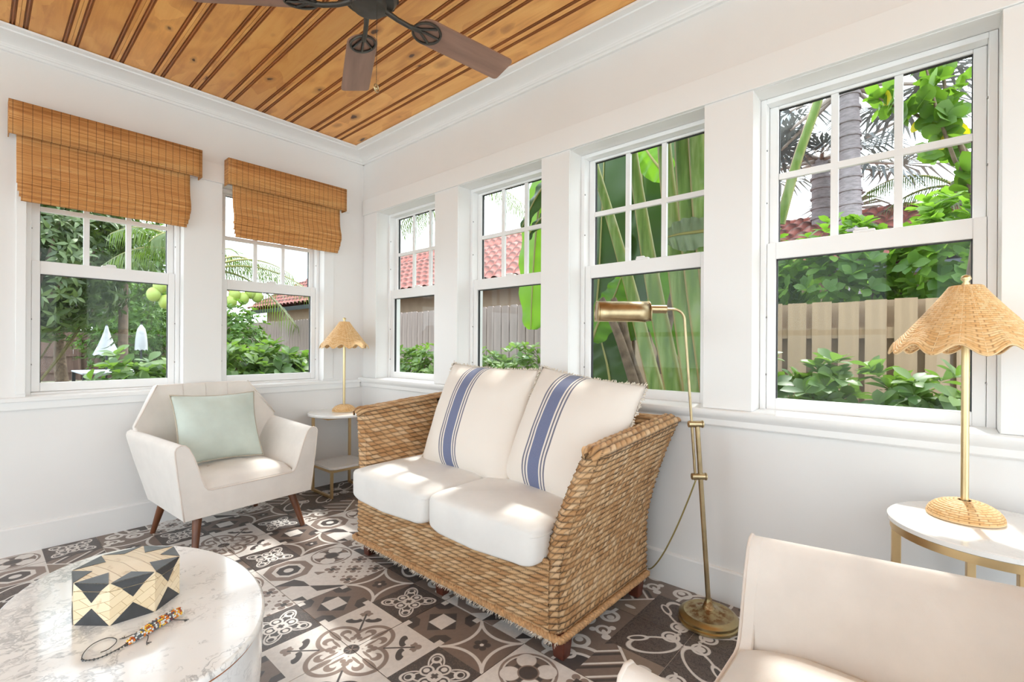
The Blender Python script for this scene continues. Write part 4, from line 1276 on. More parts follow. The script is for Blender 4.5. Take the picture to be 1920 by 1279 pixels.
o = mb.build('body', BC, liz, smooth=180, fix=False)
wire = pbr('dark_wire', (.10, .10, .10), .4, .6)
tail = [axis_pt(-.02), (-.075, -.030, .003), (-.105, -.036, .003), (-.128, -.020, .003), (-.124, .010, .003), (-.105, .038, .003), (-.080, .044, .003), (-.066, .026, .003), (-.068, .006, .003), (-.084, -.012, .003), (-.098, -.014, .003)]
def spline(pts, n=8):
    P_ = [V3(p) for p in pts]; out = []
    for i in range(len(P_)-1):
        p0, p1, p2, p3 = P_[max(0, i-1)], P_[i], P_[i+1], P_[min(len(P_)-1, i+2)]
        for k in range(n):
            t = k/n; out.append(.5*((2*p1)+(-p0+p2)*t+(2*p0-5*p1+4*p2-p3)*t*t+(-p0+3*p1-3*p2+p3)*t**3))
    out.append(P_[-1]); return out
tp = spline(tail)
mb = MB(); mb.tube(tp, .0011, 5)
for i, p in enumerate(tp[::2]):
    if i < 14: mb.sphere((p[0], p[1], .0028), .0021 if i % 3 else .0026, 6, 4)
mb.build('tail', wire, liz, smooth=180, fix=False)
for s, d in ((.78, 1), (.78, -1), (.25, 1), (.25, -1)):
    c = axis_pt(s); nx_ = V3((-.45, .89, 0))*d; tx = V3((.89, .45, 0))
    k1 = c+nx_*.018+V3((0,0,.0)); f = c+nx_*.034+tx*(.012 if s > .5 else -.016); f[2] = .0015; c[2] = .006; k1[2] = .006
    mb = MB(); mb.tube(spline([c, k1, f], 5), .0011, 5)
    for t_ in (-.6, 0, .6): mb.tube([f, f+nx_*.008+tx*.009*t_], .0009, 4)
    mb.build('leg', wire, liz, smooth=180, fix=False)

# ================================================================== CEILING FAN
FZ = 2.33
fan = empty('ceiling_fan', (-1.265, -2.123, FZ), 0, 'bronze ceiling fan with brown wooden blades on the pine ceiling', 'ceiling fan')
M['bladewood'] = pbr('blade_wood', s2l((150, 116, 100)), .45, var=.28, vscale=16, stretch=(.12, 1, 1))
M['bladeedge'] = M['bladewood']
mb = MB(); mb.lathe([(.0, -.022), (.040, -.021), (.056, -.016), (.062, -.004), (.063, .008), (.088, .012), (.100, .030), (.106, .06), (.102, .10), (.084, .135), (.05, .155), (0, .158)], 48); mb.build('motor_housing', M['bronze'], fan, smooth=40)
mb = MB()
for k in range(14):
    a = 2*PI*k/14; mb.box((.097*math.cos(a), .097*math.sin(a), .045), (.016, .008, .03), Matrix.Rotation(a, 3, 'Z'))
mb.build('vent_slots', M['gasket'], fan)
mb = MB(); mb.lathe([(.012, .15), (.012, .25)], 16); mb.build('downrod', M['bronze'], fan, smooth=40)
mb = MB(); mb.lathe([(.02, .23), (.055, .25), (.068, .29), (.07, .357), (0, .357)], 32); mb.build('canopy', M['bronze'], fan, smooth=40)
def blade_parts(a):
    Rz = Matrix.Rotation(a, 4, 'Z'); pitch = Matrix.Rotation(math.radians(-12), 4, 'X')
    n = 10; L0, L1, wh = .185, .625, .064
    out = []
    for t_ in np.linspace(90, 270, n): out.append((L0+.055+.055*math.cos(math.radians(t_)), (wh-.004)*math.sin(math.radians(t_))))
    for t_ in np.linspace(-90, 0, 5): out.append((L1-.018+.018*math.cos(math.radians(t_)), -(wh-.018)+.018*math.sin(math.radians(t_))))
    for t_ in np.linspace(0, 90, 5): out.append((L1-.018+.018*math.cos(math.radians(t_)), (wh-.018)+.018*math.sin(math.radians(t_))))
    mb = MB(); mb.prism(out, -.004, .004, 'z'); bl = mb.build('blade', M['bladewood'], fan, bevel=.0015)
    bl.matrix_local = Rz @ Matrix.Translation((0, 0, .004)) @ pitch
    mb = MB(); mb.tube([(.058, 0, .004), (.11, 0, -.010), (.16, 0, -.014), (.205, 0, -.009)], [.011, .009, .009, .010], 10)
    pts = [(.205+.0, 0, -.008)]
    rim = [(.235+.055*math.cos(math.radians(t_)), .048*math.sin(math.radians(t_)), -.0085) for t_ in np.linspace(0, 360, 33)[:-1]]
    mb.tube(rim, .0052, 6, closed=True)
    for t_ in (60, 0, -60): mb.tube([(.195, 0, -.008), (.235+.05*math.cos(math.radians(t_)), .044*math.sin(math.radians(t_)), -.0085)], .0050, 6)
    ir = mb.build('blade_iron', M['bronze'], fan, smooth=60); ir.matrix_local = Rz @ Matrix.Translation((0, 0, .004)) @ pitch
for k in range(5): blade_parts(math.radians(-8+72*k))
pc = V3((.005, -.045, 0))
mb = MB()
for k in range(46): mb.sphere((pc[0], pc[1], -.020-.0058*k), .0016, 5, 3)
mb.tube([(pc[0], pc[1], -.015), (pc[0], pc[1], -.30)], .0006, 4)
ch = mb.build('pull_chain', M['bronze'], fan, fix=False)
mb = MB(); mb.tube([(pc[0]+.011*math.cos(t_), pc[1]+.004*math.cos(t_), -.312+.013*math.sin(t_)) for t_ in np.linspace(0, 2*PI, 25)[:-1]], .0026, 6, closed=True); mb.sphere((pc[0], pc[1], -.312), (.006, .003, .007), 8, 5)
mb.build('fob', M['brass'], ch, smooth=180)

# ================================================================== OUTDOORS
GZ = -.36
def ray_px(u, v):
    a, b = u-960.0, -(v-648.0); c, s = math.cos(ROLL), math.sin(ROLL)
    a2, b2 = a*c-b*s, a*s+b*c
    return V3(_fw)+V3(_rt)*a2/F_PX+V3(_up)*b2/F_PX
CAMP = V3((CAMX, CAMY, CAMZ))
def on_x(u, v, x): d = ray_px(u, v); return CAMP+d*((x-CAMX)/d[0])
def on_y(u, v, y): d = ray_px(u, v); return CAMP+d*((y-CAMY)/d[1])

def leaf_mat(name, c0, c1, trans=.35, rough=.45, tcol=None):
    m, t, b = new_mat(name)
    at = t.nodes.new('ShaderNodeAttribute'); at.attribute_name = 'tone'
    oi = t.nodes.new('ShaderNodeObjectInfo')
    f = (X(t, at.outputs['Fac'])*.7 + X(t, oi.outputs['Random'])*.35)
    c = mixc(t, f, c0, c1)
    t.links.new(c, b.inputs['Base Color']); b.inputs['Roughness'].default_value = rough
    tl = t.nodes.new('ShaderNodeBsdfTranslucent')
    if tcol: tl.inputs[0].default_value = (*tcol, 1)
    else: t.links.new(mixc(t, .5, c, (.30, .55, .03)), tl.inputs[0])
    mx = t.nodes.new('ShaderNodeMixShader'); mx.inputs[0].default_value = trans
    t.links.new(b.outputs[0], mx.inputs[1]); t.links.new(tl.outputs[0], mx.inputs[2]); t.links.new(mx.outputs[0], t.nodes['Material Output'].inputs[0])
    return m
LM = {'clusia': leaf_mat('clusia_leaf', (.060, .130, .036), (.210, .310, .085)),
      'dark': leaf_mat('dark_leaf', (.010, .030, .009), (.110, .165, .055), .15),
      'bright': leaf_mat('bright_leaf', (.050, .120, .020), (.150, .270, .045)),
      'grape': leaf_mat('seagrape_leaf', (.060, .150, .022), (.210, .370, .050), .5),
      'palm': leaf_mat('palm_leaflet', (.070, .110, .030), (.200, .230, .080), .3),
      'silver': leaf_mat('silver_palm', (.130, .150, .160), (.260, .285, .290), .15, tcol=(.2, .22, .2)),
      'banana': leaf_mat('banana_leaf', (.030, .130, .008), (.130, .330, .020), .55, .35),
      'greygreen': leaf_mat('grey_green_blade', (.15, .20, .12), (.24, .30, .19), .2, .4),
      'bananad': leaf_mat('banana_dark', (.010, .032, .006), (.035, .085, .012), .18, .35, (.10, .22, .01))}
BARK = pbr('bark', (.16, .115, .080), .9, var=.4, vscale=14, bmp=.6, bscale=40, dist=.01)
GBARK = pbr('grey_palm_bark', (.26, .23, .24), .9, var=.25, vscale=9, bmp=.5, bscale=25, dist=.02, stretch=(1, 1, 4))
STEM = pbr('green_stem', (.15, .13, .05), .7, var=.3, vscale=20)
SOIL = pbr('mulch', (.11, .065, .045), .95, var=.5, vscale=25, bmp=.8, bscale=60, dist=.02)
GRASS = pbr('lawn', (.20, .19, .13), .95, var=.4, vscale=8, bmp=.6, bscale=90, dist=.02)
WOOD_O = pbr('old_fence_wood', (.165, .105, .085), .85, var=.35, vscale=10, bmp=.4, bscale=40, stretch=(1, 1, .08), dist=.004)
WOOD_G = pbr('grey_fence_wood', (.26, .205, .185), .85, var=.25, vscale=10, bmp=.4, bscale=40, stretch=(1, 1, .08), dist=.004)
WOOD_N = pbr('new_fence_wood', (.42, .30, .20), .8, var=.22, vscale=9, bmp=.35, bscale=40, stretch=(1, 1, .07), dist=.004)
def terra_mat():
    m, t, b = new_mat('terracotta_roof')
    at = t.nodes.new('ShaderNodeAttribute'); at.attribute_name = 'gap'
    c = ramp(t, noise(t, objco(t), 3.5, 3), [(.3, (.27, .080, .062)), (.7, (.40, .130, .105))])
    c = mixc(t, X(t, at.outputs['Fac']), c, (.035, .018, .015))  # shade at the tile ends mixed in as dark colour
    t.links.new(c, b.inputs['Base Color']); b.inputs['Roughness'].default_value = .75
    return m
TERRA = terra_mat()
HOUSEW = pbr('house_stucco', (.40, .30, .22), .9, var=.08, vscale=6)
WHITE = pbr('outdoor_white', (.42, .44, .47), .8, var=.1, vscale=9)
DARKM = pbr('dark_metal', (.05, .055, .06), .5, .5)

gb = MB(); gb.box2((-30, .22, GZ-.1), (40, 45, GZ)); gb.box2((.22, -30, GZ-.1), (40, .22, GZ)); 
structure(gb.build('ground', GRASS))
pb = MB(); pb.box2((-30, -30, GZ-.1), (RX0-WT, .22, GZ)); pb.box2((RX0-WT, -30, GZ-.1), (.22, RY0-WT, GZ)); structure(pb.build('added_bounce_patio', pbr('bounce_concrete', (.66, .65, .62), .9, var=.06, vscale=3)))  # patio is added out of view, pale to bounce light indoors

# ---- leaves
def leaf_tpl(L, W, n=5, fold=.25, curl=.25, shape='obovate'):
    vs = []
    for i in range(n+1):
        t = i/n
        if shape == 'obovate': w = W/2*(math.sin(PI*t**1.35)**.75 if 0 < t < 1 else 0)
        elif shape == 'round': w = W/2*(math.sin(PI*min(1, t*.97+.03))**.55 if t < 1 else 0)
        else: w = W/2*(math.sin(PI*t**.8)**.9 if 0 < t < 1 else 0)
        z = -curl*L*t*t; x = L*t*(1-.1*curl*t)
        vs += [(x, -w, z+fold*w), (x, 0, z), (x, w, z+fold*w)]
    fs = []
    for i in range(n):
        a = 3*i; fs += [(a, a+3, a+4, a+1), (a+1, a+4, a+5, a+2)]
    return np.array(vs), np.array(fs)
def frames(d, up):
    """rotation matrices whose x axis is d and z axis near up"""
    d = d/np.linalg.norm(d, axis=1, keepdims=True)
    y = np.cross(up, d); y /= (np.linalg.norm(y, axis=1, keepdims=True)+1e-9); z = np.cross(d, y)
    return np.stack([d, y, z], -1)
def scatter(tpl, pos, dirs, ups, sc, mat, name, rs):
    vs, fs = tpl; R_ = frames(dirs, ups)
    P_ = np.einsum('nij,kj->nki', R_, vs)*sc[:, None, None]+pos[:, None, :]
    n, k = len(pos), len(vs)
    F_ = (fs[None]+(np.arange(n)*k)[:, None, None]).reshape(-1, 4)
    tone = np.repeat(rs.uniform(0, 1, n), k)
    return arr_mesh(name, P_.reshape(-1, 3), F_, mat, 180, {'tone': tone})
def rosettes(rs, tips, axes, k=6, tilt=(35, 80)):
    pos, dr, up = [], [], []
    for p, a in zip(tips, axes):
        a = a/np.linalg.norm(a); r = np.cross(a, rs.normal(size=3)); r /= np.linalg.norm(r); s = np.cross(a, r)
        ph0 = rs.uniform(0, 6)
        for j in range(k):
            ph = ph0+j*2.4; ti = math.radians(rs.uniform(*tilt))
            d = a*math.cos(ti)+(r*math.cos(ph)+s*math.sin(ph))*math.sin(ti)
            pos.append(p-a*.012*j/k*2); dr.append(d); up.append(a*1.0+rs.normal(size=3)*.25)
    return np.array(pos), np.array(dr), np.array(up)
def shrub(name, label, cat, group, base, size, ntips, tpl, mat, seed, nparts=0, k=6, zlo=.25, stems=7, shell=.55, stemmat=None, sc=(.75, 1.15)):
    """a bush: stems, foliage and, for bushes near the windows, single leaves facing the room"""
    rs = np.random.RandomState(seed)
    root = empty(name, tuple(base), 0, label, cat, group)
    v = rs.normal(size=(ntips, 3)); v /= np.linalg.norm(v, axis=1, keepdims=True); v *= rs.uniform(shell, 1, (ntips, 1))
    c = np.array([0, 0, size[2]*(.5+zlo/2)]); h = np.array([size[0]/2, size[1]/2, size[2]*(1-zlo)/2])
    tips = c+v*h; axes = v*np.array([1, 1, .8])+np.array([0, 0, .7])
    mb = MB()
    for j in range(stems):
        e = tips[rs.randint(ntips)]; b0 = np.array([rs.uniform(-.12, .12)*size[0], rs.uniform(-.25, .25)*size[1], 0])
        mid = (b0+e)/2+rs.normal(size=3)*.05
        r0 = .012+.008*size[2]
        mb.tube(spline([b0, mid, e], 4), list(np.linspace(r0, r0*.35, 9)), 6)
    mb.build('stem', stemmat or STEM, root, smooth=180, fix=False)
    if nparts:
        cd = CAMP-(np.array(base)+c); cd /= np.linalg.norm(cd); order = np.argsort(-((tips-c)/h)@cd)
        near = order[:max(1, nparts//k)]; rest = order[max(1, nparts//k):]
        pos, dr, up = rosettes(rs, tips[near], axes[near], k)
        Rm = frames(dr, up); lm = arr_mesh('leaf', tpl[0], tpl[1], mat, 180)
        for p, R_ in zip(pos, Rm):
            o = inst('leaf', lm, root); s_ = rs.uniform(*sc)*1.08
            o.matrix_local = Matrix(((R_[0,0]*s_, R_[0,1]*s_, R_[0,2]*s_, p[0]), (R_[1,0]*s_, R_[1,1]*s_, R_[1,2]*s_, p[1]), (R_[2,0]*s_, R_[2,1]*s_, R_[2,2]*s_, p[2]), (0,0,0,1)))
        tips, axes = tips[rest], axes[rest]
    pos, dr, up = rosettes(rs, tips, axes, k)
    f = inst('foliage', scatter(tpl, pos, dr, up, rs.uniform(*sc, len(pos)), mat, 'foliage', rs), root); f['kind'] = 'stuff'
    return root
CL = leaf_tpl(.125, .066, 5, .22, .2); CLs = leaf_tpl(.10, .052, 4, .22, .2)
RD = leaf_tpl(.15, .12, 5, .12, .15, 'round'); SM = leaf_tpl(.16, .055, 4, .2, .35, 'lance'); TNY = leaf_tpl(.22, .075, 3, .2, .4, 'lance')

# hedge in front of the back wall windows
for k, (u_, zt, lab) in enumerate(((262, 1.10, 'leafy clusia bush with yellowing leaves outside the window behind the armchair'), (445, 1.14, 'leafy clusia bush at the left side of the corner blind window'), (520, 1.15, 'leafy clusia bush in the middle of the corner blind window'), (590, 1.12, 'leafy clusia bush outside the corner at the window jamb'))):
    p = on_y(u_, 690, 1.25); shrub('clusia_bush', lab, 'bush', 'clusia hedge outside', (p[0], 1.25, GZ), (.74, .7, zt-GZ), 230, CL, LM['clusia'], 20+k, 66)
# hedge in front of the fence on the window wall side
for k, (u_, v_, lab) in enumerate(((765, 650, 'low green bush seen in the window nearest the corner, left part'), (812, 650, 'low green bush seen in the window nearest the corner, at its right jamb'), (905, 652, 'low green bush at the left of the second window'), (975, 650, 'low green bush under the large banana leaf'))):
    p = on_x(u_, v_, 2.05); shrub('hedge_bush', lab, 'bush', 'bushes along the fence', (2.05, p[1], GZ), (.6, .95, 1.12-GZ+.04*(k % 2)), 190, CLs, LM['clusia'], 40+k, 30)
for k, (y_, lab) in enumerate(((-3.00, 'green shrub at the left of the lower pane behind the rattan lamp'), (-3.42, 'green shrub in the middle of the lower pane behind the rattan lamp'), (-3.86, 'green shrub hidden partly by the rattan lamp shade'))):
    shrub('fence_shrub', lab, 'bush', 'shrubs by the new fence', (1.55, y_+.32, GZ), (.55, .66, 1.10-GZ), 120, CL, LM['clusia'], 60+k, 48, zlo=.35, stems=12, shell=.3)
# bushes rising behind the new fence
for k, (y_, zt, lab) in enumerate(((-1.35, 2.25, 'tall bush behind the fence at the left edge of the right window'), (-2.15, 2.40, 'tall bush behind the fence left of the grey palm trunk'), (-2.95, 2.35, 'tall bush behind the fence right of the grey palm trunk'), (-3.75, 2.45, 'tall bush behind the fence at the right edge of the right window'))):
    shrub('tall_bush', lab, 'bush', 'bushes behind the new fence', (3.25, y_, GZ), (.9, 1.05, zt-GZ), 260, leaf_tpl(.13, .075, 4, .2, .2), LM['grape'], 80+k, 48, zlo=.48, stems=9, stemmat=BARK)

# ---- fences
def fence(label, p0, p1, ztop, pitch, bw, mat, dogear=True, shadowbox=False, group='fences'):
    p0, p1 = V3((*p0, 0)), V3((*p1, 0)); d = p1-p0; L = np.linalg.norm(d); d /= L; nrm = V3((-d[1], d[0], 0))
    root = empty('wooden_fence', (p0[0], p0[1], GZ), math.atan2(d[1], d[0]), label, 'fence', group)
    H = ztop-GZ
    mb = MB(); c = .02 if dogear else .0
    mb.prism([(-bw/2, 0), (bw/2, 0), (bw/2, H-c), (bw/2-c, H), (-bw/2+c, H), (-bw/2, H-c)] if c else [(-bw/2, 0), (bw/2, 0), (bw/2, H), (-bw/2, H)], -.009, .009, 'y')
    o0 = mb.build('picket', mat, root); first = True
    n = int(L/pitch)
    for i in range(n):
        o = o0 if first else inst('picket', o0.data, root); first = False
        o.location = ((i+.5)*pitch, .034+(.010*(i % 2) if bw > pitch else 0), rnd.uniform(-.008, .008)); o.rotation_euler = (0, rnd.uniform(-.004, .004), 0)
        if shadowbox:
            o = inst('picket', o0.data, root); o.location = ((i+1)*pitch, -.034, rnd.uniform(-.008, .008))
    for z in (H*.18, H*.52, H*.86):
        mb = MB(); mb.box2((0, -.022, z-.045), (L, .022, z+.045)); mb.build('rail', mat, root)
    for i in range(int(L/2.4)+1):
        mb = MB(); mb.box2((i*2.4-.045, -.13, 0), (i*2.4+.045, -.04, H-.05)); mb.build('post', mat, root)
    return root
fence('pale new shadowbox fence behind the right window and its shrubs', (2.6, -5.2), (2.6, -.9), 1.50, .182, .138, WOOD_N, False, True)
fence('weathered grey picket fence behind the windows near the corner', (2.6, -.8), (2.6, 12.5), 1.66, .142, .128, WOOD_G, True)
fence('dark brown board fence far away across the yard', (-9.0, 22.0), (14.0, 22.0), 1.55, .262, .266, WOOD_O, False)

# ---- houses with clay tile roofs
def house(label, x0, x1, y0, y1, ze, zr, xe, xr, nm='neighbour_house'):
    root = empty(nm, ((x0+x1)/2, (y0+y1)/2, GZ), 0, label, 'house', 'neighbouring houses')
    cx, cy = (x0+x1)/2, (y0+y1)/2
    mb = MB(); mb.box2((x0-cx, y0-cy, 0), (x1-cx, y1-cy, ze-GZ-.05)); mb.build('wall', HOUSEW, root)
    # barrel tile relief; rows step down the slope, columns run along y
    L = math.hypot(xr-xe, zr-ze); ncol = int((y1-y0+.6)/.32); nr = int(L/.36)
    nu, nv = ncol*6, nr*3
    u = np.linspace(0, 1, nu+1)[:, None]*np.ones(nv+1)[None]; v = np.linspace(0, 1, nv+1)[None]*np.ones(nu+1)[:, None]
    ph = u*ncol; bar = np.abs(np.cos(ph*PI)); stp = 1-((v*nr) % 1.0)
    h = .085*bar+.085*stp
    hip = np.clip(v, 0, 1)*(zr-ze)*.9
    yy = (y0-.3)+hip*.9+((y1+.3-hip*.9)-(y0-.3+hip*.9))*u
    A = st(xe+(xr-xe)*v-h*.45-cx, yy-cy, ze+(zr-ze)*v+h*.85-GZ)
    idx = np.arange((nu+1)*(nv+1)).reshape(nu+1, nv+1); fc = np.stack([idx[:-1,:-1], idx[1:,:-1], idx[1:,1:], idx[:-1,1:]], -1).reshape(-1, 4)
    end_shade = np.where((np.arange(nv+1)[None] % 3 == 0) & (bar > .25), .9, 0.0)*np.ones((nu+1, 1))  # painted shade of hollow barrel ends along each tile step
    rf = inst('roof', arr_mesh('roof', A.reshape(-1, 3), fc, TERRA, 50, {'gap': end_shade}), root); rf['kind'] = 'stuff'
    mb = MB(); hp = (zr-ze)*.9
    P_ = [(xe, y0-.3, ze), (xe, y1+.3, ze), (xr, y1+.3-hp*.9, zr), (xr, y0-.3+hp*.9, zr), (2*xr-xe, y0-.3, ze), (2*xr-xe, y1+.3, ze)]
    P_ = [(a-cx, b-cy, c-GZ-.03) for a, b, c in P_]
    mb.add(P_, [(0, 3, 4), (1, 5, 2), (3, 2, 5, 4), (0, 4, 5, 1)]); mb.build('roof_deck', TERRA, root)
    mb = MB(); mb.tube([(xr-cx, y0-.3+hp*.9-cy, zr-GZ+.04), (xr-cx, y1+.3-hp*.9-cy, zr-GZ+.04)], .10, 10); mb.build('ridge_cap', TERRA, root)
    mb = MB(); mb.box2((xe-.05-cx, y0-.3-cy, ze-.17-GZ), (xe+.03-cx, y1+.3-cy, ze-.02-GZ)); mb.build('gutter', DARKM, root)
    mb = MB(); mb.tube([(xe-cx, y0+.3-cy, ze-.12-GZ), (x0-.06-cx, y0+.3-cy, ze-.55-GZ), (x0-.06-cx, y0+.3-cy, 0)], .05, 8); mb.build('downspout', DARKM, root)
    for yw in np.arange(y0+1.2, y1-1.0, 3.2):
        mb = MB(); mb.box2((x0-.03-cx, yw-cy, .95), (x0+.02-cx, yw+1.0-cy, 2.1)); mb.build('window_pane', DARKM, root)
    return root
house('neighbouring house with red clay tile roof beyond the grey fence', 6.6, 11.0, 2.4, 19.0, 2.60, 4.40, 5.9, 8.6)
house('neighbouring house with red roof low behind the tall bushes', 7.6, 12.0, -9.0, -.2, 2.40, 3.75, 7.0, 9.6)

# ---- patio umbrellas and table far in the yard
for k, (u_, vt, vb, ww, y_, lab) in enumerate(((200, 611, 664, .30, 17.0, 'closed white patio umbrella with a flared skirt above a white table'), (265, 609, 655, .21, 19.0, 'slim closed white patio umbrella in front of the green hedge'))):
    t_, b2 = on_y(u_, vt, y_), on_y(u_, vb, y_)
    root = empty('patio_umbrella', (t_[0], y_, GZ), 0, lab, 'umbrella', 'closed umbrellas')
    zt, zb = t_[2]-GZ, b2[2]-GZ
    n = 16; A = np.zeros((n, 7, 3))
    for i in range(n):
        for j in range(7):
            q_ = j/6; r_ = (.03+ww*q_**(1.2 if k == 0 else .5)*(1 if k == 0 else (1.15-q_*.45)))*(1+.16*(i % 2)*q_)
            A[i, j] = (r_*math.cos(2*PI*i/n), r_*math.sin(2*PI*i/n), zt-(zt-zb)*q_-.05*(i % 2)*q_)
    mb = MB(); mb.grid(A, wrap=True); mb.build('canopy', WHITE, root, smooth=60)
    mb = MB(); mb.tube([(0, 0, 0), (0, 0, zt+.05)], .03, 8); mb.build('pole', DARKM, root)
    mb = MB(); mb.lathe([(.3, 0), (.3, .06), (0, .06)], 20); mb.build('base', DARKM, root)
tt = on_y(190, 700, 16.5)
root = empty('patio_table', (tt[0]+.1, 16.2, GZ), 0, 'low white slatted patio table under the flared umbrella', 'table')
for k in range(8):
    mb = MB(); mb.box2((-.75+.19*k, -1.4, .56), (-.58+.19*k, 1.0, .60)); mb.build('slat', WHITE, root)
for sx in (-.7, .7):
    for sy in (-1.3, .9):
        mb = MB(); mb.box2((sx-.04, sy-.04, 0), (sx+.04, sy+.04, .56)); mb.build('leg', DARKM, root)

# ---- trees
def tree(name, label, base, trunk_h, cr, cz, n, tpl, mat, seed, group='trees in the garden', tr=.16, bark=None, k=5):
    rs = np.random.RandomState(seed)
    root = empty(name, tuple(base), 0, label, 'tree', group)
    mb = MB(); mb.tube(spline([(0,0,0), (rs.uniform(-.1,.1), rs.uniform(-.1,.1), trunk_h*.5), (rs.uniform(-.2,.2), 0, trunk_h)], 5), list(np.linspace(tr, tr*.55, 11)), 10); mb.build('trunk', bark or BARK, root, smooth=180)
    v = rs.normal(size=(n, 3)); v /= np.linalg.norm(v, axis=1, keepdims=True); v *= rs.uniform(.35, 1, (n, 1))**.6
    lump = 1+.22*np.sin(v[:, :1]*7+seed)*np.cos(v[:, 1:2]*6)
    tips = v*lump*np.array(cr)+np.array([0, 0, cz]); axes = v+np.array([0, 0, .35])
    mb = MB()
    for j in range(10):
        e = tips[rs.randint(n)]*.85; mb.tube(spline([(0,0,trunk_h*.85), (e*.5+np.array([0,0,trunk_h*.4])), e], 4), list(np.linspace(tr*.4, .015, 9)), 6)
    mb.build('branch', bark or BARK, root, smooth=180, fix=False)
    pos, dr, up = rosettes(rs, tips, axes, k, (30, 95))
    f = inst('crown', scatter(tpl, pos, dr, up, rs.uniform(.8, 1.3, len(pos)), mat, 'crown', rs), root); f['kind'] = 'stuff'
    return root
p = on_y(95, 500, 12.0); tree('dense_tree', 'dense dark leafy tree filling the upper left of the yard', (p[0]-.4, 12.0, GZ), 2.4, (2.6, 1.6, 2.6), 3.95, 1500, TNY, LM['dark'], 5)
p = on_y(190, 450, 14.0); tree('dense_tree', 'dense leafy tree in front of the utility pole', (p[0]-.75, 14.0, GZ), 2.6, (2.2, 1.4, 2.2), 4.4, 850, TNY, LM['dark'], 9)
p = on_y(60, 420, 25.0); tree('dense_tree', 'far dark leafy tree behind the brown fence at the left edge', (p[0]-1.0, 25.5, GZ), 2.6, (4.6, 1.6, 4.6), 5.2, 1300, leaf_tpl(.42, .16, 3, .2, .4, 'lance'), LM['dark'], 15)
p = on_y(290, 500, 26.0); tree('dense_tree', 'far light green leafy tree behind the bright hedge', (p[0]-.5, 26.5, GZ), 2.6, (3.6, 1.6, 3.6), 4.2, 1100, leaf_tpl(.42, .16, 3, .2, .4, 'lance'), LM['bright'], 16)
p = on_y(95, 600, 9.5); shrub('fishtail_bush', 'pale green arching bush at the left edge above the brown fence', 'bush', None, (p[0]-.2, 13.0, GZ), (2.6, 1.6, 2.75), 330, TNY, LM['dark'], 33, 0, 6, zlo=.62, stems=8)
p = on_y(258, 600, 20.0); shrub('hedge_mass', 'bright green tall hedge behind the closed umbrellas', 'bush', None, (p[0], 20.3, GZ), (4.2, 1.4, 4.1), 1500, SM, LM['bright'], 34, 0, 6, zlo=.0, stems=6)
p = on_y(445, 590, 6.0); shrub('green_bush', 'green bush below the coconuts at the left of the corner blind window', 'bush', None, (p[0]-.05, 6.0, GZ), (1.25, 1.0, 2.3), 380, CLs, LM['bright'], 35, 0, 6, zlo=.35, stems=6)
p = on_y(232, 430, 12.9); mb = MB(); mb.tube([(0,0,0), (0,0,8.5)], [.115, .095], 12); o = mb.build('utility_pole', BARK, None, (p[0], 12.9, GZ), smooth=60); tag(o, 'grey wooden utility pole standing among the leafy trees', 'pole')

def frond(mb, base, d0, L, droop, nl, ll, rs, wmax=.035):
    """feather palm frond: midrib and leaflets"""
    d = V3(d0)/np.linalg.norm(d0); side = np.cross(d, V3((0,0,1))); side /= np.linalg.norm(side)+1e-9
    pts = [V3(base)+d*L*t+V3((0,0,-droop*L*t*t)) for t in np.linspace(0, 1, 13)]
    mb.tube(pts, list(np.linspace(.028, .006, 13)), 5, m=1)
    for i in range(nl):
        t = .12+.86*i/nl; p = V3(base)+d*L*t+V3((0,0,-droop*L*t*t)); tg = d+V3((0,0,-2*droop*t)); tg /= np.linalg.norm(tg)
        l = ll*(.55+.45*math.sin(PI*min(1, t*1.1)))*rs.uniform(.85, 1.1)
        for s in (-1, 1):
            q = side*s*.8+tg*.55+V3((0,0,-.15)); q /= np.linalg.norm(q)
            w = np.cross(q, V3((0,0,1))); w = w/np.linalg.norm(w)*wmax/2
            m1 = p+q*l*.5+V3((0,0,-.10*l)); e = p+q*l*.72+V3((0,0,-.78*l))
            mb.add([p-w*.5, p+w*.5, m1+w, m1-w, e], [(0, 1, 2, 3), (3, 2, 4)], 0)
RIB = pbr('frond_rib', (.26, .24, .08), .6)
def feather_palm(label, crown, base, n, L, seed, group='palms', cocos=(), dirs=None, ll=.55):
    rs = np.random.RandomState(seed)
    root = empty('coconut_palm', (base[0], base[1], GZ), 0, label, 'palm tree', group)
    c = V3(crown)-V3((base[0], base[1], GZ))
    mb = MB(); mb.tube(spline([(0,0,0), c*.5+V3((.1,0,0)), c-V3((0,0,.15))], 6), list(np.linspace(.17, .11, 13)), 12); mb.build('trunk', GBARK, root, smooth=180)
    for i in range(n):
        a = 2*PI*i/n+rs.uniform(-.2, .2); el = rs.uniform(-.1, .9)
        d = dirs[i] if dirs and i < len(dirs) else (math.cos(a), math.sin(a), el)
        mb = MB(); frond(mb, c, d, L*rs.uniform(.85, 1.1), rs.uniform(.55, .9), 34, ll, rs, .020); mb.build('frond', [LM['palm'], RIB], root, fix=False, smooth=60)
    for q_ in cocos:
        mb = MB(); mb.sphere((0,0,0), (.105, .105, .125), 12, 8); o = mb.build('coconut', pbr('coconut_green', (.28, .36, .07), .45), root, smooth=180); o.location = V3(q_)-V3((base[0], base[1], GZ))
    mb = MB()
    for k in range(5): mb.tube([c+V3((0,0,-.05)), c+V3((rs.uniform(-.5,.5), rs.uniform(-.4,.1), rs.uniform(-.5,.1)))], [.03, .012], 6)
    mb.build('spathe', pbr('orange_spathe', (.34, .17, .075), .7), root, fix=False)
    return root
yk = 6.6
c0 = on_y(384, 508, yk)
coco = [on_y(u_, v_, yk-.35) for u_, v_ in ((288, 552), (300, 537), (310, 566), (440, 553), (456, 560), (470, 549), (482, 556), (433, 566))]
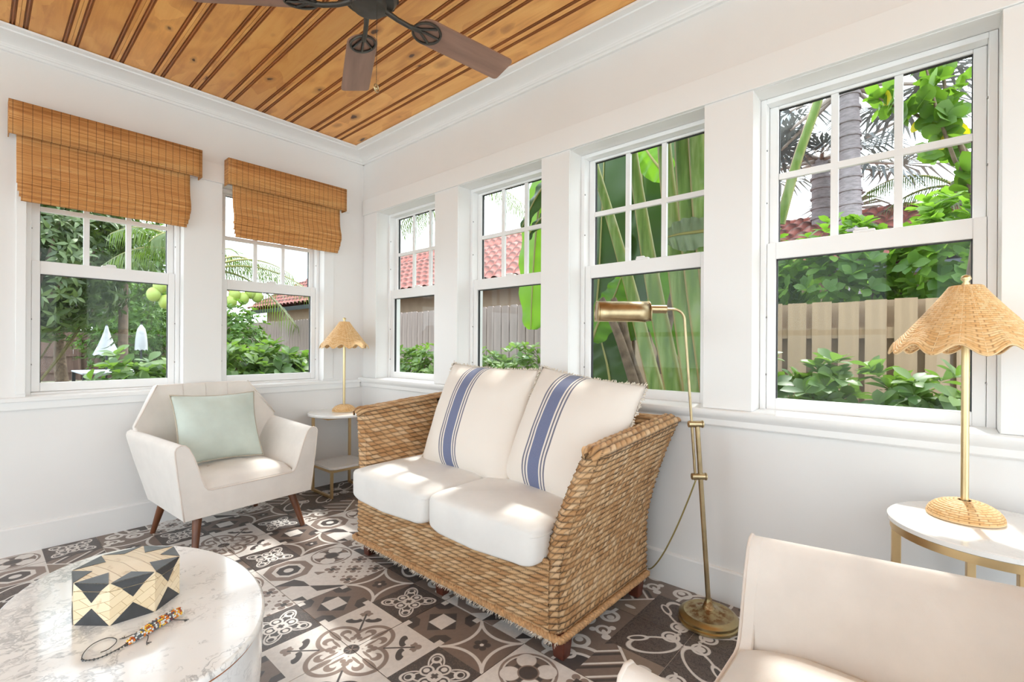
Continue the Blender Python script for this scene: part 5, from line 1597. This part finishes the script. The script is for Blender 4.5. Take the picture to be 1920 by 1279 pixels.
feather_palm('coconut palm with green coconuts between the two blind windows', c0, (c0[0]+.12, yk), 9, 2.3, 3, cocos=coco, dirs=[(-.55, -.1, 1.2), (-.8, .4, .9), (1, -.1, .75), (1, -.25, .45), (.9, .3, 1.0), (-.3, .5, 1.3), (.5, .5, .9), (-.7, .2, 1.1), (1, .2, .25)])
c1 = on_x(846, 318, 4.2)
feather_palm('tall palm whose frond tips hang into the top of the window nearest the corner', c1+V3((0, 0, -.10)), (c1[0], c1[1]), 11, 1.9, 12, ll=.75, dirs=[(-.25, 1, .05), (-.05, 1, .40), (-.45, .8, .25), (.2, 1, .2)])
c3 = on_x(1795, 350, 9.0)
feather_palm('distant small palm low at the right of the right window', c3, (c3[0]+.3, c3[1]), 9, 1.6, 15, ll=.5)

def fan_palm(label, crown, base, seed, n=15, R_=1.0, group='palms', tr=.17):
    rs = np.random.RandomState(seed)
    root = empty('silver_palm', (base[0], base[1], GZ), 0, label, 'palm tree', group)
    c = V3(crown)-V3((base[0], base[1], GZ))
    mb = MB(); mb.tube(spline([(0,0,0), c*.5, c], 6), list(np.linspace(tr, tr*.85, 13)), 14)
    for k in range(26):
        z = c[2]*k/26; mb.lathe([(tr*1.0, z), (tr*1.04, z+.02), (tr*.99, z+.05)], 14, (c[0]*k/26, c[1]*k/26, 0))
    mb.build('trunk', GBARK, root, smooth=60, fix=False)
    for i in range(n):
        a = 2*PI*i*.381966; el = rs.uniform(-.75, .9); d = V3((math.cos(a), math.sin(a), el)); d /= np.linalg.norm(d)
        pe = c+d*R_*rs.uniform(.8, 1.15)+V3((0,0,-.1)); s_ = np.cross(d, V3((0,0,1))); s_ /= np.linalg.norm(s_)+1e-9; nn = np.cross(s_, d)
        mb = MB(); mb.tube([c, pe], [.045, .025], 6, m=1)
        for j in range(26):
            th = math.radians(-125+250*j/25); q = d*math.cos(th)+s_*math.sin(th); l = R_*.95*(.75+.25*math.cos(th*.7))*rs.uniform(.9, 1.1)
            w = np.cross(q, nn); w = w/(np.linalg.norm(w)+1e-9)*.034
            m1 = pe+q*l*.6+nn*(.06 if j % 2 else .03); e = pe+q*l+V3((0,0,-.22*l))
            mb.add([pe-w*.4, pe+w*.4, m1+w, m1-w, e], [(0, 1, 2, 3), (3, 2, 4)], 0)
        mb.build('fan_leaf', [LM['silver'], pbr('silver_petiole', (.30, .25, .22), .7) if i == 0 else bpy.data.materials['silver_petiole']], root, fix=False, smooth=60)
    return root
b_ = on_x(1604, 330, 7.2); cr = on_x(1590, 215, 7.2)
fan_palm('silver fan palm with a straight grey trunk in the right window', cr+V3((0, 0, .5)), (b_[0], b_[1]), 4, 16, 1.15)
b_ = on_x(1546, 370, 9.2); cr = on_x(1540, 300, 9.2)
fan_palm('silver fan palm with reddish trunk left of the straight grey trunk', cr, (b_[0], b_[1]), 8, 15, 1.2, tr=.2)

# seagrape branch close to the right window
rs = np.random.RandomState(77)
sgp = empty('seagrape_tree', (1.5, -4.6, GZ), 0, 'round-leaved tree branch hanging across the top right panes', 'tree')
mb = MB()
O_ = V3((1.5, -4.6, GZ))
paths = [[(1800, 620), (1830, 400), (1790, 300), (1755, 200), (1735, 120)], [(1830, 400), (1800, 270), (1740, 225), (1690, 205), (1640, 180)], [(1835, 330), (1790, 240), (1770, 150), (1775, 90)], [(1835, 380), (1800, 300), (1770, 270), (1748, 285)]]
tips, axes = [], []
for k, pth in enumerate(paths):
    W_ = [on_x(u_, v_, 1.5+.10*k+.03*i)-O_ for i, (u_, v_) in enumerate(pth)]
    sp_ = spline(W_, 5); mb.tube(sp_, list(np.linspace(.016, .005, len(sp_))), 6)
    for q_ in sp_[len(sp_)//3::2]:
        for _ in range(2): tips.append(q_+rs.normal(size=3)*.05); axes.append(rs.normal(size=3)+np.array([-.4, .2, .5]))
mb.tube([(0, 0, 0), V3(on_x(1800, 620, 1.5))-O_], [.05, .02], 8)
mb.build('branch', BARK, sgp, smooth=180, fix=False)
pos, dr, up = rosettes(rs, np.array(tips), np.array(axes), 4, (40, 90)); Rm = frames(dr, up)
lm = arr_mesh('leaf', RD[0]*.82, RD[1], LM['grape'], 180); ylw = arr_mesh('leaf', RD[0]*.8, RD[1], leaf_mat('yellow_leaf', (.42, .36, .02), (.55, .45, .03), .4, tcol=(.8, .7, .02)), 180)
for i, (p, R_) in enumerate(zip(pos, Rm)):
    o = inst('leaf', ylw if i % 23 == 4 else lm, sgp); s_ = rs.uniform(.6, 1.05)
    o.matrix_local = Matrix(((R_[0,0]*s_, R_[0,1]*s_, R_[0,2]*s_, p[0]), (R_[1,0]*s_, R_[1,1]*s_, R_[1,2]*s_, p[1]), (R_[2,0]*s_, R_[2,1]*s_, R_[2,2]*s_, p[2]), (0,0,0,1)))

# ---- traveller's palm filling the third window
tp_ = empty('travellers_palm', (1.0, -1.75, GZ), 0, "traveller's palm with thick striped green stalks outside the third window", 'palm tree')
TO = V3((1.0, -1.75, GZ))
def stalk_mat():
    m, t, b = new_mat('palm_stalk')
    co = objco(t)
    n = noise(t, objco(t, scale=(1, 1, .12)), 22, 4)
    c = ramp(t, n, [(.30, (.075, .145, .024)), (.5, (.145, .245, .045)), (.7, (.270, .360, .125))])
    c = mixc(t, X(t, noise(t, co, 5, 3)).gt(.62, .06)*.40, c, (.34, .40, .26))
    at = t.nodes.new('ShaderNodeAttribute'); at.attribute_name = 'gap'
    c = mixc(t, X(t, at.outputs['Fac']), c, (.36, .20, .075))
    t.links.new(c, b.inputs['Base Color']); b.inputs['Roughness'].default_value = .45
    return m
STK = stalk_mat()
def stalk(px, x, w, dry=False):
    W_ = [on_x(u_, v_, x)-TO for u_, v_ in px]; sp_ = np.array(spline(W_, 6)); n = len(sp_)
    ws = .84*np.interp(np.linspace(0, 1, n), np.linspace(0, 1, len(w)), w)
    nv = 14; A = np.zeros((n, nv, 3)); g = np.zeros((n, nv))
    tg = np.gradient(sp_, axis=0); tg /= np.linalg.norm(tg, axis=1, keepdims=True)
    sd = np.cross(tg, V3((1, 0, 0))); sd /= np.linalg.norm(sd, axis=1, keepdims=True); dp_ = np.cross(tg, sd)
    for j in range(nv):
        a = 2*PI*j/nv
        A[:, j] = sp_+sd*(ws*math.cos(a))[:, None]+dp_*(ws*.55*math.sin(a))[:, None]; g[:, j] = .95 if math.cos(a) > .9 else (.35 if math.cos(a) < -.9 else 0)
    idx = np.arange(n*nv).reshape(n, nv); nx = np.roll(idx, -1, axis=1)
    fc = np.stack([idx[:-1], nx[:-1], nx[1:], idx[1:]], -1).reshape(-1, 4)
    inst('stalk', arr_mesh('stalk', A.reshape(-1, 3), fc, BARK if dry else STK, 180, {'gap': g}), tp_)
stalk([(1238, 760), (1212, 660), (1182, 540), (1148, 420), (1112, 300), (1085, 200)], 1.02, [.072, .062, .052, .040, .03])
stalk([(1272, 770), (1250, 660), (1226, 540), (1206, 420), (1188, 300), (1172, 180)], .95, [.085, .075, .065, .048, .036])
stalk([(1310, 780), (1290, 640), (1272, 520), (1258, 400), (1246, 280), (1240, 160)], .88, [.10, .088, .075, .060, .050])
stalk([(1345, 790), (1322, 640), (1304, 520), (1290, 400), (1280, 280), (1276, 160)], .82, [.10, .09, .08, .066, .055])
stalk([(1372, 790), (1352, 640), (1330, 500), (1316, 380), (1306, 250), (1300, 150)], .78, [.10, .09, .08, .068, .056])
stalk([(1205, 770), (1180, 690), (1156, 620), (1128, 560)], 1.10, [.055, .048, .04, .03], True)
stalk([(1220, 770), (1185, 680), (1165, 600), (1150, 560)], 1.16, [.05, .046, .04, .03], True)
stalk([(1235, 700), (1262, 560), (1290, 470), (1310, 420)], 1.30, [.05, .045, .04, .03], True)
stalk([(1462, 420), (1495, 300), (1530, 200), (1560, 100)], 1.35, [.040, .036, .034, .032])
def blade(px, x, w, mat, tilt=0.0, name='leaf_blade', n=22, wav=.02, seed=0, dx=0.0, solid=False):
    """large paddle leaf: midrib through the given pixels on a plane of constant x (drifting by dx)"""
    rs = np.random.RandomState(seed)
    W_ = [on_x(u_, v_, x+dx*i/(len(px)-1))-TO for i, (u_, v_) in enumerate(px)]; sp_ = np.array(spline(W_, n//(len(px)-1)+1)); m_ = len(sp_)
    tg = np.gradient(sp_, axis=0); tg /= np.linalg.norm(tg, axis=1, keepdims=True)
    fwd = V3((math.sin(tilt), 0, math.cos(tilt)*0))+V3((1, 0, 0)); fwd /= np.linalg.norm(fwd)
    sd = np.cross(tg, fwd); sd /= np.linalg.norm(sd, axis=1, keepdims=True); nn = np.cross(sd, tg)
    t = np.linspace(0, 1, m_); ww = w*np.clip(np.sin(PI*np.clip(t*.93+.05, 0, 1)), 0, 1)**.5
    cols = np.linspace(-1, 1, 13); A = np.zeros((m_, 13, 3))
    for j, c_ in enumerate(cols):
        A[:, j] = sp_+sd*(ww*c_)[:, None]*math.cos(.35)+nn*(np.abs(c_)*ww*.30+wav*np.sin(t*34+c_*2)*abs(c_))[:, None]
    idx = np.arange(m_*13).reshape(m_, 13); fc = np.stack([idx[:-1,:-1], idx[1:,:-1], idx[1:,1:], idx[:-1,1:]], -1).reshape(-1, 4)
    o = inst(name, arr_mesh(name, A.reshape(-1, 3), fc, mat, 180, {'tone': np.tile(rs.uniform(.2, .9, m_)[:, None], (1, 13))}), tp_)
    mb = MB(); mb.tube(sp_-nn*.006, list(np.linspace(.014, .004, m_)), 5); mb.build('midrib', RIB, o, smooth=180, fix=False)
    return o
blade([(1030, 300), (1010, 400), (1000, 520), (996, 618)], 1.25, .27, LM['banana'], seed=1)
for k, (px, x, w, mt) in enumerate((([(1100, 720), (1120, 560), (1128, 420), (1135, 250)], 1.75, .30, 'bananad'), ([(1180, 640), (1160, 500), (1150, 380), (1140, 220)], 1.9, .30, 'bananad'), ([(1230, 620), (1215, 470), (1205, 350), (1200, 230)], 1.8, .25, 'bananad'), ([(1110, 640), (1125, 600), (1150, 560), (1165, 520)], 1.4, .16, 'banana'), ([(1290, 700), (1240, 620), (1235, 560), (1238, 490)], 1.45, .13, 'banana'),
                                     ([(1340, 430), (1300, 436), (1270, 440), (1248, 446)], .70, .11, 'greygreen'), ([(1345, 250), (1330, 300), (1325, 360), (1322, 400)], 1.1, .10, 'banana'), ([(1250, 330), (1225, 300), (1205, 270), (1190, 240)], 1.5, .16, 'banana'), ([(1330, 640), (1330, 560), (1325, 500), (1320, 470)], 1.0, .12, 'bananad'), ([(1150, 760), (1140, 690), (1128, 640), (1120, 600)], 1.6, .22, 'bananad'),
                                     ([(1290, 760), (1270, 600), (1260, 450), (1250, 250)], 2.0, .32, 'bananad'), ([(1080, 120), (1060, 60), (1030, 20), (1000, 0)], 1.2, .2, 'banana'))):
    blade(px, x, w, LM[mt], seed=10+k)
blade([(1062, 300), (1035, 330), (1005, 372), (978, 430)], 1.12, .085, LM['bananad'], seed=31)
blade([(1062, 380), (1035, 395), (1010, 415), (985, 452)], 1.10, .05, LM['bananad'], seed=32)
